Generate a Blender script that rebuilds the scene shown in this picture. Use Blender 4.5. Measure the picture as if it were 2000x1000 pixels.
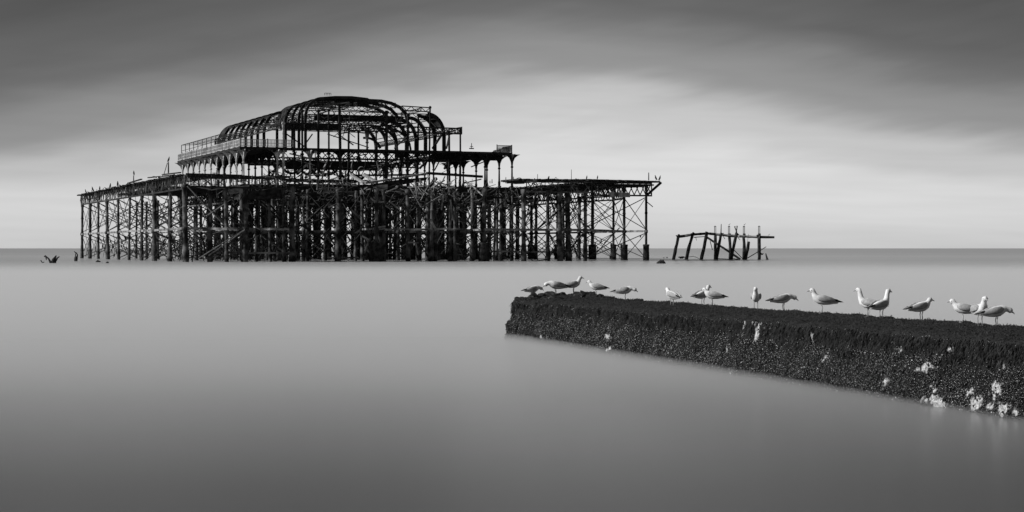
import bpy, math, random
import numpy as np
from mathutils import Vector, Matrix, Quaternion, noise

for o in list(bpy.data.objects):
    bpy.data.objects.remove(o, do_unlink=True)
scene = bpy.context.scene
COL = scene.collection
R = math.radians
random.seed(11)

# ------------------------------------------------------------------ camera
CAM_H = 1.7
F = 3600.0                       # focal length in units of a 2000 px wide picture
cam_data = bpy.data.cameras.new('camera')
cam_data.sensor_width = 36.0
cam_data.lens = 36.0 * F / 2000.0
cam_data.shift_y = -15.0 / 2000.0
cam_data.clip_start = 0.1
cam_data.clip_end = 120000.0
cam = bpy.data.objects.new('camera', cam_data)
cam.location = (0, 0, CAM_H)
cam.rotation_euler = (R(90), 0, 0)
COL.objects.link(cam)
scene.camera = cam

# ------------------------------------------------------------------ world sky
SUN_EL, SUN_AZ = 30.0, -106.0    # azimuth from +Y (view) towards +X: behind the left shoulder
world = bpy.data.worlds.new('World')
scene.world = world
world.use_nodes = True
wn, wl = world.node_tree.nodes, world.node_tree.links
wn.clear()


def wnode(t, **kw):
    n = wn.new(t)
    for k, v in kw.items():
        setattr(n, k, v)
    return n


def wmath(op, a, b=None, clamp=False):
    n = wn.new('ShaderNodeMath')
    n.operation = op
    n.use_clamp = clamp
    for i, v in enumerate((a, b)):
        if v is None:
            continue
        if isinstance(v, (int, float)):
            n.inputs[i].default_value = v
        else:
            wl.new(v, n.inputs[i])
    return n.outputs[0]


sky = wnode('ShaderNodeTexSky', sky_type='NISHITA', sun_disc=False)
sky.sun_elevation = R(SUN_EL)
sky.sun_rotation = R(SUN_AZ)
sky.air_density = 1.0
sky.dust_density = 2.0
bw = wnode('ShaderNodeRGBToBW')
wl.new(sky.outputs[0], bw.inputs[0])
tc = wnode('ShaderNodeTexCoord')
sep = wnode('ShaderNodeSeparateXYZ')
wl.new(tc.outputs['Generated'], sep.inputs[0])
az = wmath('ARCTAN2', sep.outputs[0], sep.outputs[1])           # radians from the view axis
el = wmath('ARCSINE', sep.outputs[2])
deg_el = wmath('MULTIPLY', el, 57.2958)
deg_az = wmath('MULTIPLY', az, 57.2958)


def wnoise(sx, sy, ox, oy, scale, detail, rough=0.5, rot=0.0):
    c = wnode('ShaderNodeCombineXYZ')
    wl.new(wmath('ADD', wmath('MULTIPLY', deg_az, sx), ox), c.inputs[0])
    tilt = wmath('MULTIPLY', deg_az, rot)
    wl.new(wmath('ADD', wmath('MULTIPLY', wmath('ADD', deg_el, tilt), sy), oy), c.inputs[1])
    n = wnode('ShaderNodeTexNoise')
    n.inputs['Scale'].default_value = scale
    n.inputs['Detail'].default_value = detail
    n.inputs['Roughness'].default_value = rough
    wl.new(c.outputs[0], n.inputs['Vector'])
    return wmath('SUBTRACT', n.outputs[0], 0.5)


streak = wnoise(0.09, 0.5, 3.1, 7.7, 1.0, 3.0, 0.5, 0.10)
streak2 = wnoise(0.16, 1.0, 13.7, 2.2, 1.0, 3.0, 0.55, -0.2)
broad = wnoise(0.045, 0.10, 5.2, 1.4, 1.0, 1.0)
wisp = wnoise(0.22, 3.2, 21.0, 9.0, 1.0, 2.0, 0.5, 0.03)
swell = wmath('SUBTRACT', 1.0, wmath('COSINE', wmath('MULTIPLY', wmath('SUBTRACT', deg_az, 1.5), 9 / 57.2958)))   # banks of cloud all round the sky
warp = wmath('ADD', wmath('ADD', wmath('MULTIPLY', streak, 1.7), wmath('MULTIPLY', streak2, 1.2)),
             wmath('ADD', wmath('MULTIPLY', broad, 2.0), wmath('MULTIPLY', swell, 1.4)))
# cloud deck: open towards the horizon, closing overhead, and staying closed all the way up
amp = wmath('MULTIPLY', deg_el, 0.4, clamp=True)
cov_el = wmath('ADD', deg_el, wmath('MULTIPLY', warp, amp))
ramp = wnode('ShaderNodeValToRGB')
cr = ramp.color_ramp
cr.interpolation = 'EASE'
stops = [(0.0, 0.0), (0.10, 0.03), (0.20, 0.13), (0.30, 0.38), (0.41, 0.76), (0.52, 0.95), (0.64, 1.0)]
cr.elements[0].position, cr.elements[0].color = stops[0][0], (0, 0, 0, 1)
cr.elements[1].position, cr.elements[1].color = stops[-1][0], (1, 1, 1, 1)
for p, v in stops[1:-1]:
    e = cr.elements.new(p)
    e.color = (v, v, v, 1)
wl.new(wmath('DIVIDE', cov_el, 15.0, clamp=True), ramp.inputs[0])
clear_lum = wmath('MULTIPLY', wmath('MULTIPLY', wmath('POWER', bw.outputs[0], 0.35), 5.4),
                  wmath('ADD', 1.0, wmath('MULTIPLY', wisp, 0.16)))
cloud_lum = wmath('ADD', 1.05, wmath('MULTIPLY', wmath('ADD', streak2, streak), 0.7))
mixl = wnode('ShaderNodeMix', data_type='FLOAT')
wl.new(ramp.outputs[0], mixl.inputs[0])
wl.new(clear_lum, mixl.inputs[2])
wl.new(cloud_lum, mixl.inputs[3])
lum = wmath('MAXIMUM', mixl.outputs[0], 0.02)
bg = wnode('ShaderNodeBackground')
bg.inputs['Strength'].default_value = 0.10
wl.new(lum, bg.inputs['Color'])
wout = wnode('ShaderNodeOutputWorld')
wl.new(bg.outputs[0], wout.inputs['Surface'])

# ------------------------------------------------------------------ sun
sd = bpy.data.lights.new('sun', 'SUN')
sd.energy = 5.0
sd.angle = R(3.0)
sd.color = (1, 1, 1)
sun = bpy.data.objects.new('sun', sd)
dirv = Vector((math.sin(R(SUN_AZ)) * math.cos(R(SUN_EL)), math.cos(R(SUN_AZ)) * math.cos(R(SUN_EL)), math.sin(R(SUN_EL))))
sun.rotation_euler = dirv.to_track_quat('Z', 'Y').to_euler()
sun.location = (-60, -40, 60)
COL.objects.link(sun)

scene.view_settings.view_transform = 'Standard'
scene.view_settings.look = 'None'
scene.view_settings.exposure = 0.0
scene.view_settings.gamma = 1.0
scene.view_settings.use_curve_mapping = False
scene.render.resolution_x, scene.render.resolution_y = 1024, 512


# ------------------------------------------------------------------ helpers
def mat(name, c0, c1, scale=1.5, rough=0.75, bump=0.0, bscale=8.0, lo=0.4, hi=0.65, spec=0.4, detail=6.0):
    m = bpy.data.materials.new(name)
    m.use_nodes = True
    n, l = m.node_tree.nodes, m.node_tree.links
    b = n['Principled BSDF']
    tcn = n.new('ShaderNodeTexCoord')
    geo = n.new('ShaderNodeNewGeometry')
    nz = n.new('ShaderNodeTexNoise')
    nz.inputs['Scale'].default_value = scale
    nz.inputs['Detail'].default_value = detail
    nz.inputs['Roughness'].default_value = 0.62
    l.new(geo.outputs['Position'], nz.inputs['Vector'])
    rp = n.new('ShaderNodeValToRGB')
    rp.color_ramp.elements[0].position = lo
    rp.color_ramp.elements[1].position = hi
    rp.color_ramp.elements[0].color = (c0, c0, c0, 1)
    rp.color_ramp.elements[1].color = (c1, c1, c1, 1)
    l.new(nz.outputs[0], rp.inputs[0])
    l.new(rp.outputs[0], b.inputs['Base Color'])
    b.inputs['Roughness'].default_value = rough
    b.inputs['Specular IOR Level'].default_value = spec
    if bump:
        bz = n.new('ShaderNodeTexNoise')
        bz.inputs['Scale'].default_value = bscale
        bz.inputs['Detail'].default_value = 5
        l.new(geo.outputs['Position'], bz.inputs['Vector'])
        bp = n.new('ShaderNodeBump')
        bp.inputs['Strength'].default_value = bump
        bp.inputs['Distance'].default_value = 0.05
        l.new(bz.outputs[0], bp.inputs['Height'])
        l.new(bp.outputs[0], b.inputs['Normal'])
    return m


M = {
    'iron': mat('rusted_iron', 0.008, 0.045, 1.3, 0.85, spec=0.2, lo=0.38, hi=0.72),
    'iron_mid': mat('weathered_iron', 0.03, 0.26, 0.9, 0.85, spec=0.2, lo=0.42, hi=0.7),
    'pile': mat('pile_iron', 0.012, 0.17, 0.8, 0.9, spec=0.15, lo=0.42, hi=0.72),
    'weedpile': mat('weed_covered_iron', 0.008, 0.05, 2.2, 0.9, spec=0.15),
    'strut': mat('worn_strut', 0.05, 0.34, 0.7, 0.85, spec=0.2, lo=0.4, hi=0.65),
    'pale': mat('pale_timber', 0.06, 0.34, 1.1, 0.9, spec=0.2, lo=0.35, hi=0.62),
    'paint': mat('flaking_white_paint', 0.16, 0.62, 0.8, 0.75, spec=0.3, lo=0.36, hi=0.6),
    'rail': mat('railing_paint', 0.22, 0.5, 0.5, 0.75, spec=0.3),
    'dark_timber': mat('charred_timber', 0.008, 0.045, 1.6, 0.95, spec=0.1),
    'bird_white': mat('white_feathers', 0.55, 0.75, 14.0, 0.85, spec=0.1),
    'bird_grey': mat('grey_feathers', 0.26, 0.4, 30.0, 0.85, spec=0.1),
    'bird_dark': mat('dark_feathers', 0.01, 0.03, 14.0, 0.8, spec=0.2),
    'bird_leg': mat('leg_skin', 0.3, 0.42, 20.0, 0.6),
    'beak': mat('beak_horn', 0.22, 0.34, 20.0, 0.5),
}


class MB:
    def __init__(self):
        self.v, self.f = [], []

    def add(self, vs, fs):
        o = len(self.v)
        self.v.extend([tuple(p) for p in vs])
        self.f.extend([tuple(i + o for i in q) for q in fs])

    def bar(self, p, q, w, h=None, up=None):
        h = w if h is None else h
        p, q = Vector(p), Vector(q)
        d = q - p
        if d.length < 1e-6:
            return self
        d.normalize()
        u = Vector(up) if up is not None else (Vector((0, 0, 1)) if abs(d.z) < 0.93 else Vector((0, 1, 0)))
        a = d.cross(u).normalized() * (w / 2)
        b = a.cross(d).normalized() * (h / 2)
        vs = [p - a - b, p + a - b, p + a + b, p - a + b, q - a - b, q + a - b, q + a + b, q - a + b]
        self.add(vs, [(0, 3, 2, 1), (4, 5, 6, 7), (0, 1, 5, 4), (1, 2, 6, 5), (2, 3, 7, 6), (3, 0, 4, 7)])
        return self

    def box(self, x0, x1, y0, y1, z0, z1):
        vs = [(x0, y0, z0), (x1, y0, z0), (x1, y1, z0), (x0, y1, z0), (x0, y0, z1), (x1, y0, z1), (x1, y1, z1), (x0, y1, z1)]
        self.add(vs, [(0, 3, 2, 1), (4, 5, 6, 7), (0, 1, 5, 4), (1, 2, 6, 5), (2, 3, 7, 6), (3, 0, 4, 7)])
        return self

    def tube(self, pts, r, n=6, cap=True, squash=None):
        pts = [Vector(p) for p in pts]
        rs = [r] * len(pts) if isinstance(r, (int, float)) else list(r)
        rings, vs = [], []
        prev = None
        for i, p in enumerate(pts):
            d = (pts[min(i + 1, len(pts) - 1)] - pts[max(i - 1, 0)]).normalized()
            if prev is None:
                u = Vector((0, 0, 1)) if abs(d.z) < 0.9 else Vector((1, 0, 0))
                a = d.cross(u).normalized()
            else:
                a = (prev - d * prev.dot(d)).normalized()
            prev = a
            b = d.cross(a)
            k = squash[i] if squash else 1.0
            for j in range(n):
                t = 2 * math.pi * j / n
                vs.append(p + a * math.cos(t) * rs[i] * k + b * math.sin(t) * rs[i])
        fs = []
        for i in range(len(pts) - 1):
            for j in range(n):
                k = (j + 1) % n
                fs.append((i * n + j, i * n + k, (i + 1) * n + k, (i + 1) * n + j))
        if cap:
            fs.append(tuple(reversed(range(n))))
            fs.append(tuple(range((len(pts) - 1) * n, len(pts) * n)))
        self.add(vs, fs)
        return self

    def lathe(self, prof, n=12, c=(0, 0), wob=0.0, seed=0):
        rnd = random.Random(seed)
        vs = []
        for (r, z) in prof:
            for j in range(n):
                t = 2 * math.pi * j / n
                rr = r * (1 + wob * (rnd.random() - 0.5) * 2)
                vs.append((c[0] + rr * math.cos(t), c[1] + rr * math.sin(t), z))
        fs = []
        for i in range(len(prof) - 1):
            for j in range(n):
                k = (j + 1) % n
                fs.append((i * n + j, i * n + k, (i + 1) * n + k, (i + 1) * n + j))
        fs.append(tuple(reversed(range(n))))
        fs.append(tuple(range((len(prof) - 1) * n, len(prof) * n)))
        self.add(vs, fs)
        return self

    def lattice(self, p, q, depth, cell, w=0.09, chord=0.16, double=True, drop=0.0, rnd=None):
        """lattice girder hanging `depth` below the line p-q; `drop` = share of lost members"""
        p, q = Vector(p), Vector(q)
        dn = Vector((0, 0, -depth))
        self.bar(p, q, chord * 0.9, chord)
        self.bar(p + dn, q + dn, chord * 0.9, chord)
        n = max(1, int(round((q - p).length / cell)))
        off = (q - p).normalized().cross(Vector((0, 0, 1))) * (w * 0.35)
        for i in range(n):
            a, b = p.lerp(q, i / n), p.lerp(q, (i + 1) / n)
            if not (rnd and rnd.random() < drop):
                if double or i % 2 == 0:
                    self.bar(a + off, b + dn + off, w * 0.6, w)
                if double or i % 2 == 1:
                    self.bar(a + dn - off, b - off, w * 0.6, w)
        self.bar(p, p + dn, w, w)
        self.bar(q, q + dn, w, w)
        return self

    def mesh(self, name, m, smooth=False):
        me = bpy.data.meshes.new(name)
        me.from_pydata(self.v, [], self.f)
        me.materials.append(m)
        if smooth:
            me.polygons.foreach_set('use_smooth', [True] * len(me.polygons))
        me.update()
        return me

    def build(self, name, m, parent=None, smooth=False):
        return link(name, self.mesh(name, m, smooth), parent)


def link(name, me, parent=None):
    o = bpy.data.objects.new(name, me)
    COL.objects.link(o)
    if parent is not None:
        o.parent = parent
    return o


def tag(o, label=None, cat=None, group=None, kind=None):
    if label:
        o['label'] = label
    if cat:
        o['category'] = cat
    if group:
        o['group'] = group
    if kind:
        o['kind'] = kind
    return o


def empty(name, loc, rz=0.0):
    o = bpy.data.objects.new(name, None)
    o.empty_display_size = 0.5
    o.location = loc
    o.rotation_euler = (0, 0, rz)
    COL.objects.link(o)
    return o


def at(px, py, Y):
    """point of the place that stands Y metres off, given its bearing and elevation"""
    return Vector(((px - 1000) / F * Y, Y, CAM_H + (485 - py) / F * Y))


# ------------------------------------------------------------------ sea
def sea():
    m = bpy.data.materials.new('calm_sea_water')
    m.use_nodes = True
    n, l = m.node_tree.nodes, m.node_tree.links
    b = n['Principled BSDF']
    b.inputs['IOR'].default_value = 1.333
    geo = n.new('ShaderNodeNewGeometry')
    sp = n.new('ShaderNodeSeparateXYZ')
    l.new(geo.outputs['Position'], sp.inputs[0])
    # wind-ruffled open water beyond the sheltered shallows, in long streaks
    mp = n.new('ShaderNodeMapping')
    mp.inputs['Scale'].default_value = (0.006, 0.02, 1)
    l.new(geo.outputs['Position'], mp.inputs[0])
    nz = n.new('ShaderNodeTexNoise')
    nz.inputs['Scale'].default_value = 1.0
    nz.inputs['Detail'].default_value = 4
    l.new(mp.outputs[0], nz.inputs['Vector'])
    ad = n.new('ShaderNodeMath')
    ad.operation = 'MULTIPLY_ADD'
    l.new(nz.outputs[0], ad.inputs[0])
    ad.inputs[1].default_value = 160
    l.new(sp.outputs[1], ad.inputs[2])
    mr = n.new('ShaderNodeMapRange')
    mr.interpolation_type = 'SMOOTHERSTEP'
    mr.inputs['From Min'].default_value = 230
    mr.inputs['From Max'].default_value = 520
    mr.inputs['To Min'].default_value = 0.22
    mr.inputs['To Max'].default_value = 0.25
    l.new(ad.outputs[0], mr.inputs[0])
    l.new(mr.outputs[0], b.inputs['Roughness'])
    # milky surf, its pale share by distance painted to follow the sea's brightness
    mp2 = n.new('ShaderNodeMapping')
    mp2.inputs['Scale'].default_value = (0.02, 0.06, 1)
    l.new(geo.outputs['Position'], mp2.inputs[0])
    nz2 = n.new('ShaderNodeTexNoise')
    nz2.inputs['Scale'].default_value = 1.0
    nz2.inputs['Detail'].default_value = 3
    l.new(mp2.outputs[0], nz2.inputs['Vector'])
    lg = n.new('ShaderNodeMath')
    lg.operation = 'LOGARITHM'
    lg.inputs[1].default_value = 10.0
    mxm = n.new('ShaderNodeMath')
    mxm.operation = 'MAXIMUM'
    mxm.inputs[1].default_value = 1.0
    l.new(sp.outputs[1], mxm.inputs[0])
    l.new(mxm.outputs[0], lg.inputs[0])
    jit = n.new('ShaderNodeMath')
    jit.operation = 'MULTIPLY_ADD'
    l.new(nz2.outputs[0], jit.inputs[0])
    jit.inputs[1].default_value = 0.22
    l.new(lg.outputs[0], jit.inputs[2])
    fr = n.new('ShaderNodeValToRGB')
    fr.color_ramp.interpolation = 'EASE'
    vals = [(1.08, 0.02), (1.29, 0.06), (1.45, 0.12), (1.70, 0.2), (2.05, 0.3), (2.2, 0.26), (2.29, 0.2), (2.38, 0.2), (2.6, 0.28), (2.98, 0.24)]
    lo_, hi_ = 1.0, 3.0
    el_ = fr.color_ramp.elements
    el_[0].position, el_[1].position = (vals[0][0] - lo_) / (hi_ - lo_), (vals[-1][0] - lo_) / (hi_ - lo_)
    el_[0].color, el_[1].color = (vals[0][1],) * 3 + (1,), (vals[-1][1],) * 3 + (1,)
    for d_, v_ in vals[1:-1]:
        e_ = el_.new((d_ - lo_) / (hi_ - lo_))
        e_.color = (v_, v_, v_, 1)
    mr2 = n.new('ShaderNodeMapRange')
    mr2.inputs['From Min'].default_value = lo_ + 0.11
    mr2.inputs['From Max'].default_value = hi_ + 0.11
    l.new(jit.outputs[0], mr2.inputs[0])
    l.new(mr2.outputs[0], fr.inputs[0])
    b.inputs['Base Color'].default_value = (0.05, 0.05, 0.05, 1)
    foam_sheen = n.new('ShaderNodeBsdfDiffuse')
    foam_sheen.inputs['Color'].default_value = (0.78, 0.78, 0.78, 1)
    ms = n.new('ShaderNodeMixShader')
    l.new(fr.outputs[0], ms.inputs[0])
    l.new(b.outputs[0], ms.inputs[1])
    l.new(foam_sheen.outputs[0], ms.inputs[2])
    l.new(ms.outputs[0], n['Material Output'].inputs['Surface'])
    me = bpy.data.meshes.new('sea')
    S = 60000
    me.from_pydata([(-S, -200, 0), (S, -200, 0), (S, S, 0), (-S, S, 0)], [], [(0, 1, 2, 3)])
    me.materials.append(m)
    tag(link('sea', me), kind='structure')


sea()


# low haze volume added to brighten and blur the water between the beach and the pier, thin at both rims
def added_mist():
    m = bpy.data.materials.new('added_haze')
    m.use_nodes = True
    n, l = m.node_tree.nodes, m.node_tree.links
    n.remove(n['Principled BSDF'])
    v = n.new('ShaderNodeVolumePrincipled')
    v.inputs['Color'].default_value = (0.995, 0.995, 0.995, 1)
    v.inputs['Density'].default_value = 0.5
    l.new(v.outputs[0], n['Material Output'].inputs['Volume'])
    W_, z0 = 260, 0.012
    ky = [9.5, 11.5, 14.7, 19.4, 24, 28, 40, 53, 80, 110, 130, 150, 170, 190, 215, 250, 320, 450]
    kz = [0.0, 0.002, 0.011, 0.042, 0.080, 0.102, 0.12, 0.125, 0.125, 0.10, 0.06, 0.028, 0.0135, 0.0072, 0.0036, 0.0016, 0.0006, 0.0]
    ys = np.concatenate([np.linspace(8.5, 60, 60), np.linspace(62, 200, 60), np.linspace(205, 450, 40)])
    # smooth the keyed profile
    fine = np.interp(np.log(np.linspace(7, 470, 8000)), np.log(ky), kz, 0, 0)
    ker = np.hanning(161)
    fine = np.convolve(fine, ker / ker.sum(), 'same')
    zs = np.maximum(np.interp(ys, np.linspace(7, 470, 8000), fine), 0.0) + z0 + 0.0002
    k = len(ys)
    vs = [(x, y, z0) for x in (-W_, W_) for y in ys] + [(x, y, z) for x in (-W_, W_) for y, z in zip(ys, zs)]
    fs = []
    for i in range(k - 1):
        fs.append((i, i + 1, k + i + 1, k + i))
        fs.append((2 * k + i, 3 * k + i, 3 * k + i + 1, 2 * k + i + 1))
        fs.append((i, 2 * k + i, 2 * k + i + 1, i + 1))
        fs.append((k + i, k + i + 1, 3 * k + i + 1, 3 * k + i))
    fs.append((0, k, 3 * k, 2 * k))
    fs.append((k - 1, 3 * k - 1, 4 * k - 1, 2 * k - 1))
    me = bpy.data.meshes.new('added_mist')
    me.from_pydata(vs, [], fs)
    import bmesh
    bm = bmesh.new()
    bm.from_mesh(me)
    bmesh.ops.recalc_face_normals(bm, faces=bm.faces)
    bm.to_mesh(me)
    bm.free()
    me.materials.append(m)
    tag(link('added_mist', me), 'added pale haze volume low on the water before the pier, brightening and blurring it', 'added_mist', None, 'stuff')


added_mist()

# ------------------------------------------------------------------ pier frame of reference
TH = R(21)
PC, PS = math.cos(TH), math.sin(TH)
PX, PY = -40.0, 226.0
pier = empty('ruined_pier', (PX, PY, 0), TH)
tag(pier, 'burnt out iron seaside pier with skeletal pavilion standing on piles in the sea', 'pier')


def s_at(px, t):
    k = (px - 1000) / F
    return (k * (PY + PC * t) - PX + PS * t) / (PC - k * PS)


def t_at(px, s):
    k = (px - 1000) / F
    return (PX + PC * s - k * (PY + PS * s)) / (PS + k * PC)


def L(px, py, t):
    s = s_at(px, t)
    Y = PY + PS * s + PC * t
    return Vector((s, t, CAM_H + (485 - py) / F * Y))


def Ls(px, py, s):
    t = t_at(px, s)
    Y = PY + PS * s + PC * t
    return Vector((s, t, CAM_H + (485 - py) / F * Y))


ZD, ZW, ZB, ZT = 10.8, 4.15, 16.2, 19.8


# ---- piles
def pile_mesh(seed, r, top):
    rnd = random.Random(seed)
    prof = [(r * 1.25, -1.5)]
    z = -1.0
    while z < 2.2:
        prof.append((r * (1.22 + 0.28 * rnd.random()) if z < 1.6 else r * (1.08 + 0.15 * rnd.random()), z))
        z += 0.3
    prof += [(r, 2.4), (r * 0.98, 3.85), (r * 1.45, 3.9), (r * 1.45, 4.3), (r, 4.36), (r * 0.95, 6.6), (r * 1.2, 6.65), (r * 1.2, 6.8),
             (r * 0.95, 6.85), (r * 0.95, top - 0.7), (r * 1.25, top - 0.55), (r * 1.3, top)]
    return MB().lathe(prof, 10, wob=0.05, seed=seed).mesh('column', M['pile'], True)


PM = {}
for i in range(4):
    PM['n', i] = pile_mesh(i, 0.21, 9.3)
    PM['w', i] = pile_mesh(10 + i, 0.29, 9.6)
    PM['t', i] = pile_mesh(20 + i, 0.21, 10.5)


def drum_mesh(seed, r, top):
    prof = [(r * 0.98, -1.5), (r, 0.2), (r * 1.02, 0.7), (r * 0.97, 1.2), (r * 0.99, top - 0.25), (r * 1.05, top - 0.2), (r * 1.05, top), (r * 0.7, top + 0.02)]
    return MB().lathe(prof, 14, wob=0.035, seed=seed).mesh('footing_drum', M['weedpile'], True)


DM = {'s': drum_mesh(1, 0.52, 2.25), 'b': drum_mesh(2, 0.75, 2.45)}
prnd = random.Random(5)
columns = []


def col(s, t, kind='n', drum=None, tilt=0.011):
    o = link('column', PM[kind, prnd.randrange(4)], pier)
    o.location = (s, t, 0)
    o.rotation_euler = (prnd.gauss(0, tilt), prnd.gauss(0, tilt), prnd.uniform(0, 6))
    w_ = prnd.uniform(0.8, 1.25)
    o.scale = (w_, w_, prnd.uniform(0.985, 1.01))
    if drum:
        d = link('footing_drum', DM[drum], o)
        d.rotation_euler = (0, 0, prnd.uniform(0, 6))
    columns.append((s, t))
    return o


# left side, front to back
left_row = []
for px in (363, 331.5, 301.5, 276.6, 252, 231.6, 210.6, 192, 175.5, 160):
    t = t_at(px, 0.3)
    left_row.append((0.3, t))
    col(0.3, t, 'w' if px > 300 else 'n')
left_row2 = []
for i in range(9):
    t = 5 + i * 10.2
    left_row2.append((8.4, t))
    col(8.4, t)
front_px = [(410, 1.5, 'n', None), (443, 0.3, 'n', None), (478, 0.2, 'w', None), (500, 4, 'n', None), (528, 2, 'n', None), (555, 1.0, 'n', None),
            (571, 0.0, 'w', None), (600, 9, 'n', None), (660, 6, 'w', None), (708, 7, 'n', None), (734, -0.6, 'n', 'b'), (750, 0.2, 'n', None), (797, 2, 'n', None),
            (842, 1, 'n', None), (850, 1.2, 'n', None), (879, 0.5, 'n', None), (888, 0.2, 'n', None), (922, 5, 'w', None), (945, 0.0, 'w', 'b')]
front_row = [(0.3, left_row[0][1])]
for px, t, k, d in front_px:
    s = s_at(px, t)
    col(s, t, k, d, 0.012)
    front_row.append((s, t))
right_front = []
for px, t, k in ((970, 14, 'n'), (978, 12, 'n'), (1023, 1, 'w'), (1070, 1.5, 'w'), (1094, -0.5, 'w'), (1111, 0.5, 'w'), (1143, 1.5, 'w')):
    s = s_at(px, t)
    col(s, t, k, None, 0.01)
    right_front.append((s, t))
right_row = []
for px, s0 in ((1262, 68.5), (1219, 67), (1198, 69), (1157, 68.5), (1089, 69), (1038, 69), (997, 69.3)):
    t = t_at(px, s0)
    right_row.append((s0, t))
    col(s0, t, 't', 's', 0.004)
right_mid = []
for px, s0 in ((1130, 62), (1100, 62), (1047, 62), (1012, 62)):
    t = t_at(px, s0)
    right_mid.append((s0, t))
    col(s0, t, 'n')
grid = {}
gs = [14.8, 19.6, 24.2, 29.0, 33.6, 38.4, 43.0, 47.8, 52.4, 56.4]
gt = [33.5, 39.5, 45.5, 51.5, 57.5, 63.5, 69.5, 75.5, 81.5]
for i, s in enumerate(gs):
    for j, t in enumerate(gt):
        if prnd.random() < 0.07:
            continue
        ss, tt = s + prnd.uniform(-0.25, 0.25), t + prnd.uniform(-0.3, 0.3)
        grid[i, j] = (ss, tt)
        col(ss, tt, 'w' if prnd.random() < 0.3 else 'n')
for i in range(9):
    for j in range(8):
        if prnd.random() < 0.5:
            col((gs[i] + gs[i + 1]) / 2 + prnd.uniform(-0.6, 0.6), (gt[j] + gt[j + 1]) / 2 + prnd.uniform(-0.8, 0.8), 'w' if prnd.random() < 0.5 else 'n')
fgrid = {}
for i, s in enumerate((13, 18, 24.5, 30, 35.5, 41, 46.5)):
    for j, t in enumerate((11, 18, 25)):
        if prnd.random() < 0.12:
            continue
        ss, tt = s + prnd.uniform(-0.5, 0.5), t + prnd.uniform(-0.5, 0.5)
        fgrid[i, j] = (ss, tt)
        col(ss, tt, 'w' if prnd.random() < 0.4 else 'n', None, 0.01)

# ---- bracing rods and horizontal struts
ROD = MB().tube([(0, 0, 0), (0, 0, 1)], 1.0, 5).mesh('brace_rod', M['iron'])
rods = []


def rod_between(p, q, r):
    rods.append((Vector(p), Vector(q), r))


def brace(a, b, lost=0.1, r=0.052, tiers=((0.25, ZW - 0.25), (ZW + 0.25, 9.0)), n=2):
    for (z0, z1) in tiers:
        for k in range(n):
            dz = k * 0.0
            if prnd.random() > lost:
                e = prnd.uniform(0.6, 1.0) if prnd.random() < 0.08 else 1.0
                if k % 2 == 0:
                    p, q = Vector((a[0], a[1], z0 + dz)), Vector((b[0], b[1], z1 + dz))
                else:
                    p, q = Vector((a[0], a[1], z1 + dz)), Vector((b[0], b[1], z0 + dz))
                rod_between(p, p.lerp(q, e), r * prnd.uniform(0.8, 1.3))


for a, b in zip(left_row, left_row[1:]):
    brace(a, b, 0.03)
    m = ((a[0] + b[0]) / 2, (a[1] + b[1]) / 2)
    brace(a, m, 0.5, 0.035)
for a, b in zip(left_row, left_row2):
    brace(a, b, 0.1)
for a, b in zip(left_row[1:], left_row2):
    brace(a, b, 0.25)
for a, b in zip(left_row2, left_row2[1:]):
    brace(a, b, 0.12)
for a, b in zip(front_row, front_row[1:]):
    if abs(a[0] - b[0]) < 13:
        brace(a, b, 0.35)
rf = right_front
for a, b in ((rf[0], rf[2]), (rf[1], rf[2]), (rf[2], rf[3]), (rf[3], rf[4]), (rf[4], rf[5]), (rf[5], rf[6]), (rf[3], rf[5]), (rf[4], rf[6]),
             (rf[6], right_row[1]), (rf[6], right_row[0]), (rf[5], right_mid[0]), (rf[3], right_mid[1]), (rf[2], right_mid[2])):
    brace(a, b, 0.1)
for a, b in zip(right_row, right_row[1:]):
    brace(a, b, 0.03)
for a, b in zip(right_mid, right_mid[1:]):
    brace(a, b, 0.1)
for a in right_mid:
    for b in right_row:
        if (Vector(a) - Vector(b)).length < 9.5:
            brace(a, b, 0.2)
for (i, j), a in grid.items():
    for d in ((1, 0), (0, 1)):
        b = grid.get((i + d[0], j + d[1]))
        if b:
            brace(a, b, 0.35, 0.05)
for (i, j), a in fgrid.items():
    for d in ((1, 0), (0, 1)):
        b = fgrid.get((i + d[0], j + d[1]))
        if b:
            brace(a, b, 0.5, 0.05)
for i in range(9):
    if (i, 0) in grid and prnd.random() < 0.6:
        brace(grid[i, 0], (grid[i, 0][0] + prnd.uniform(-3, 3), 25), 0.4)
    if (0, i) in grid and i < 9:
        brace(grid[0, i], left_row2[min(8, i + 2)], 0.45)


def local_depth(p):
    return PY + PS * p[0] + PC * p[1]


def place_rod(me, name, p, q, r):
    o = link(name, me, pier)
    d = q - p
    o.location = p
    o.rotation_mode = 'QUATERNION'
    o.rotation_quaternion = d.to_track_quat('Z', 'Y')
    o.scale = (r, r, d.length)
    return o


def rod_score(rd):
    s, t = (rd[0] + rd[1])[0] / 2, (rd[0] + rd[1])[1] / 2
    edge = 0 if (s < 9 or s > 56 or t < 4) else 1
    return edge * 1000 + local_depth((s, t)) - (rd[1] - rd[0]).length * 4


rods.sort(key=rod_score)
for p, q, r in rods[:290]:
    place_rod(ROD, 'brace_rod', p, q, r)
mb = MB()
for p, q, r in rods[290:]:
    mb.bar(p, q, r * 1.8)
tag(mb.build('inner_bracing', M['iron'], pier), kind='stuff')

STRUT = MB()
STRUT.box(-1, 1, -1, 1, 0, 1)
STRUT = STRUT.mesh('walkway_beam', M['strut'])


def strut(a, b, z0, z1, w=0.13):
    return place_rod(STRUT, 'walkway_beam', Vector((a[0], a[1], z0)), Vector((b[0], b[1], z1)), w)


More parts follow.
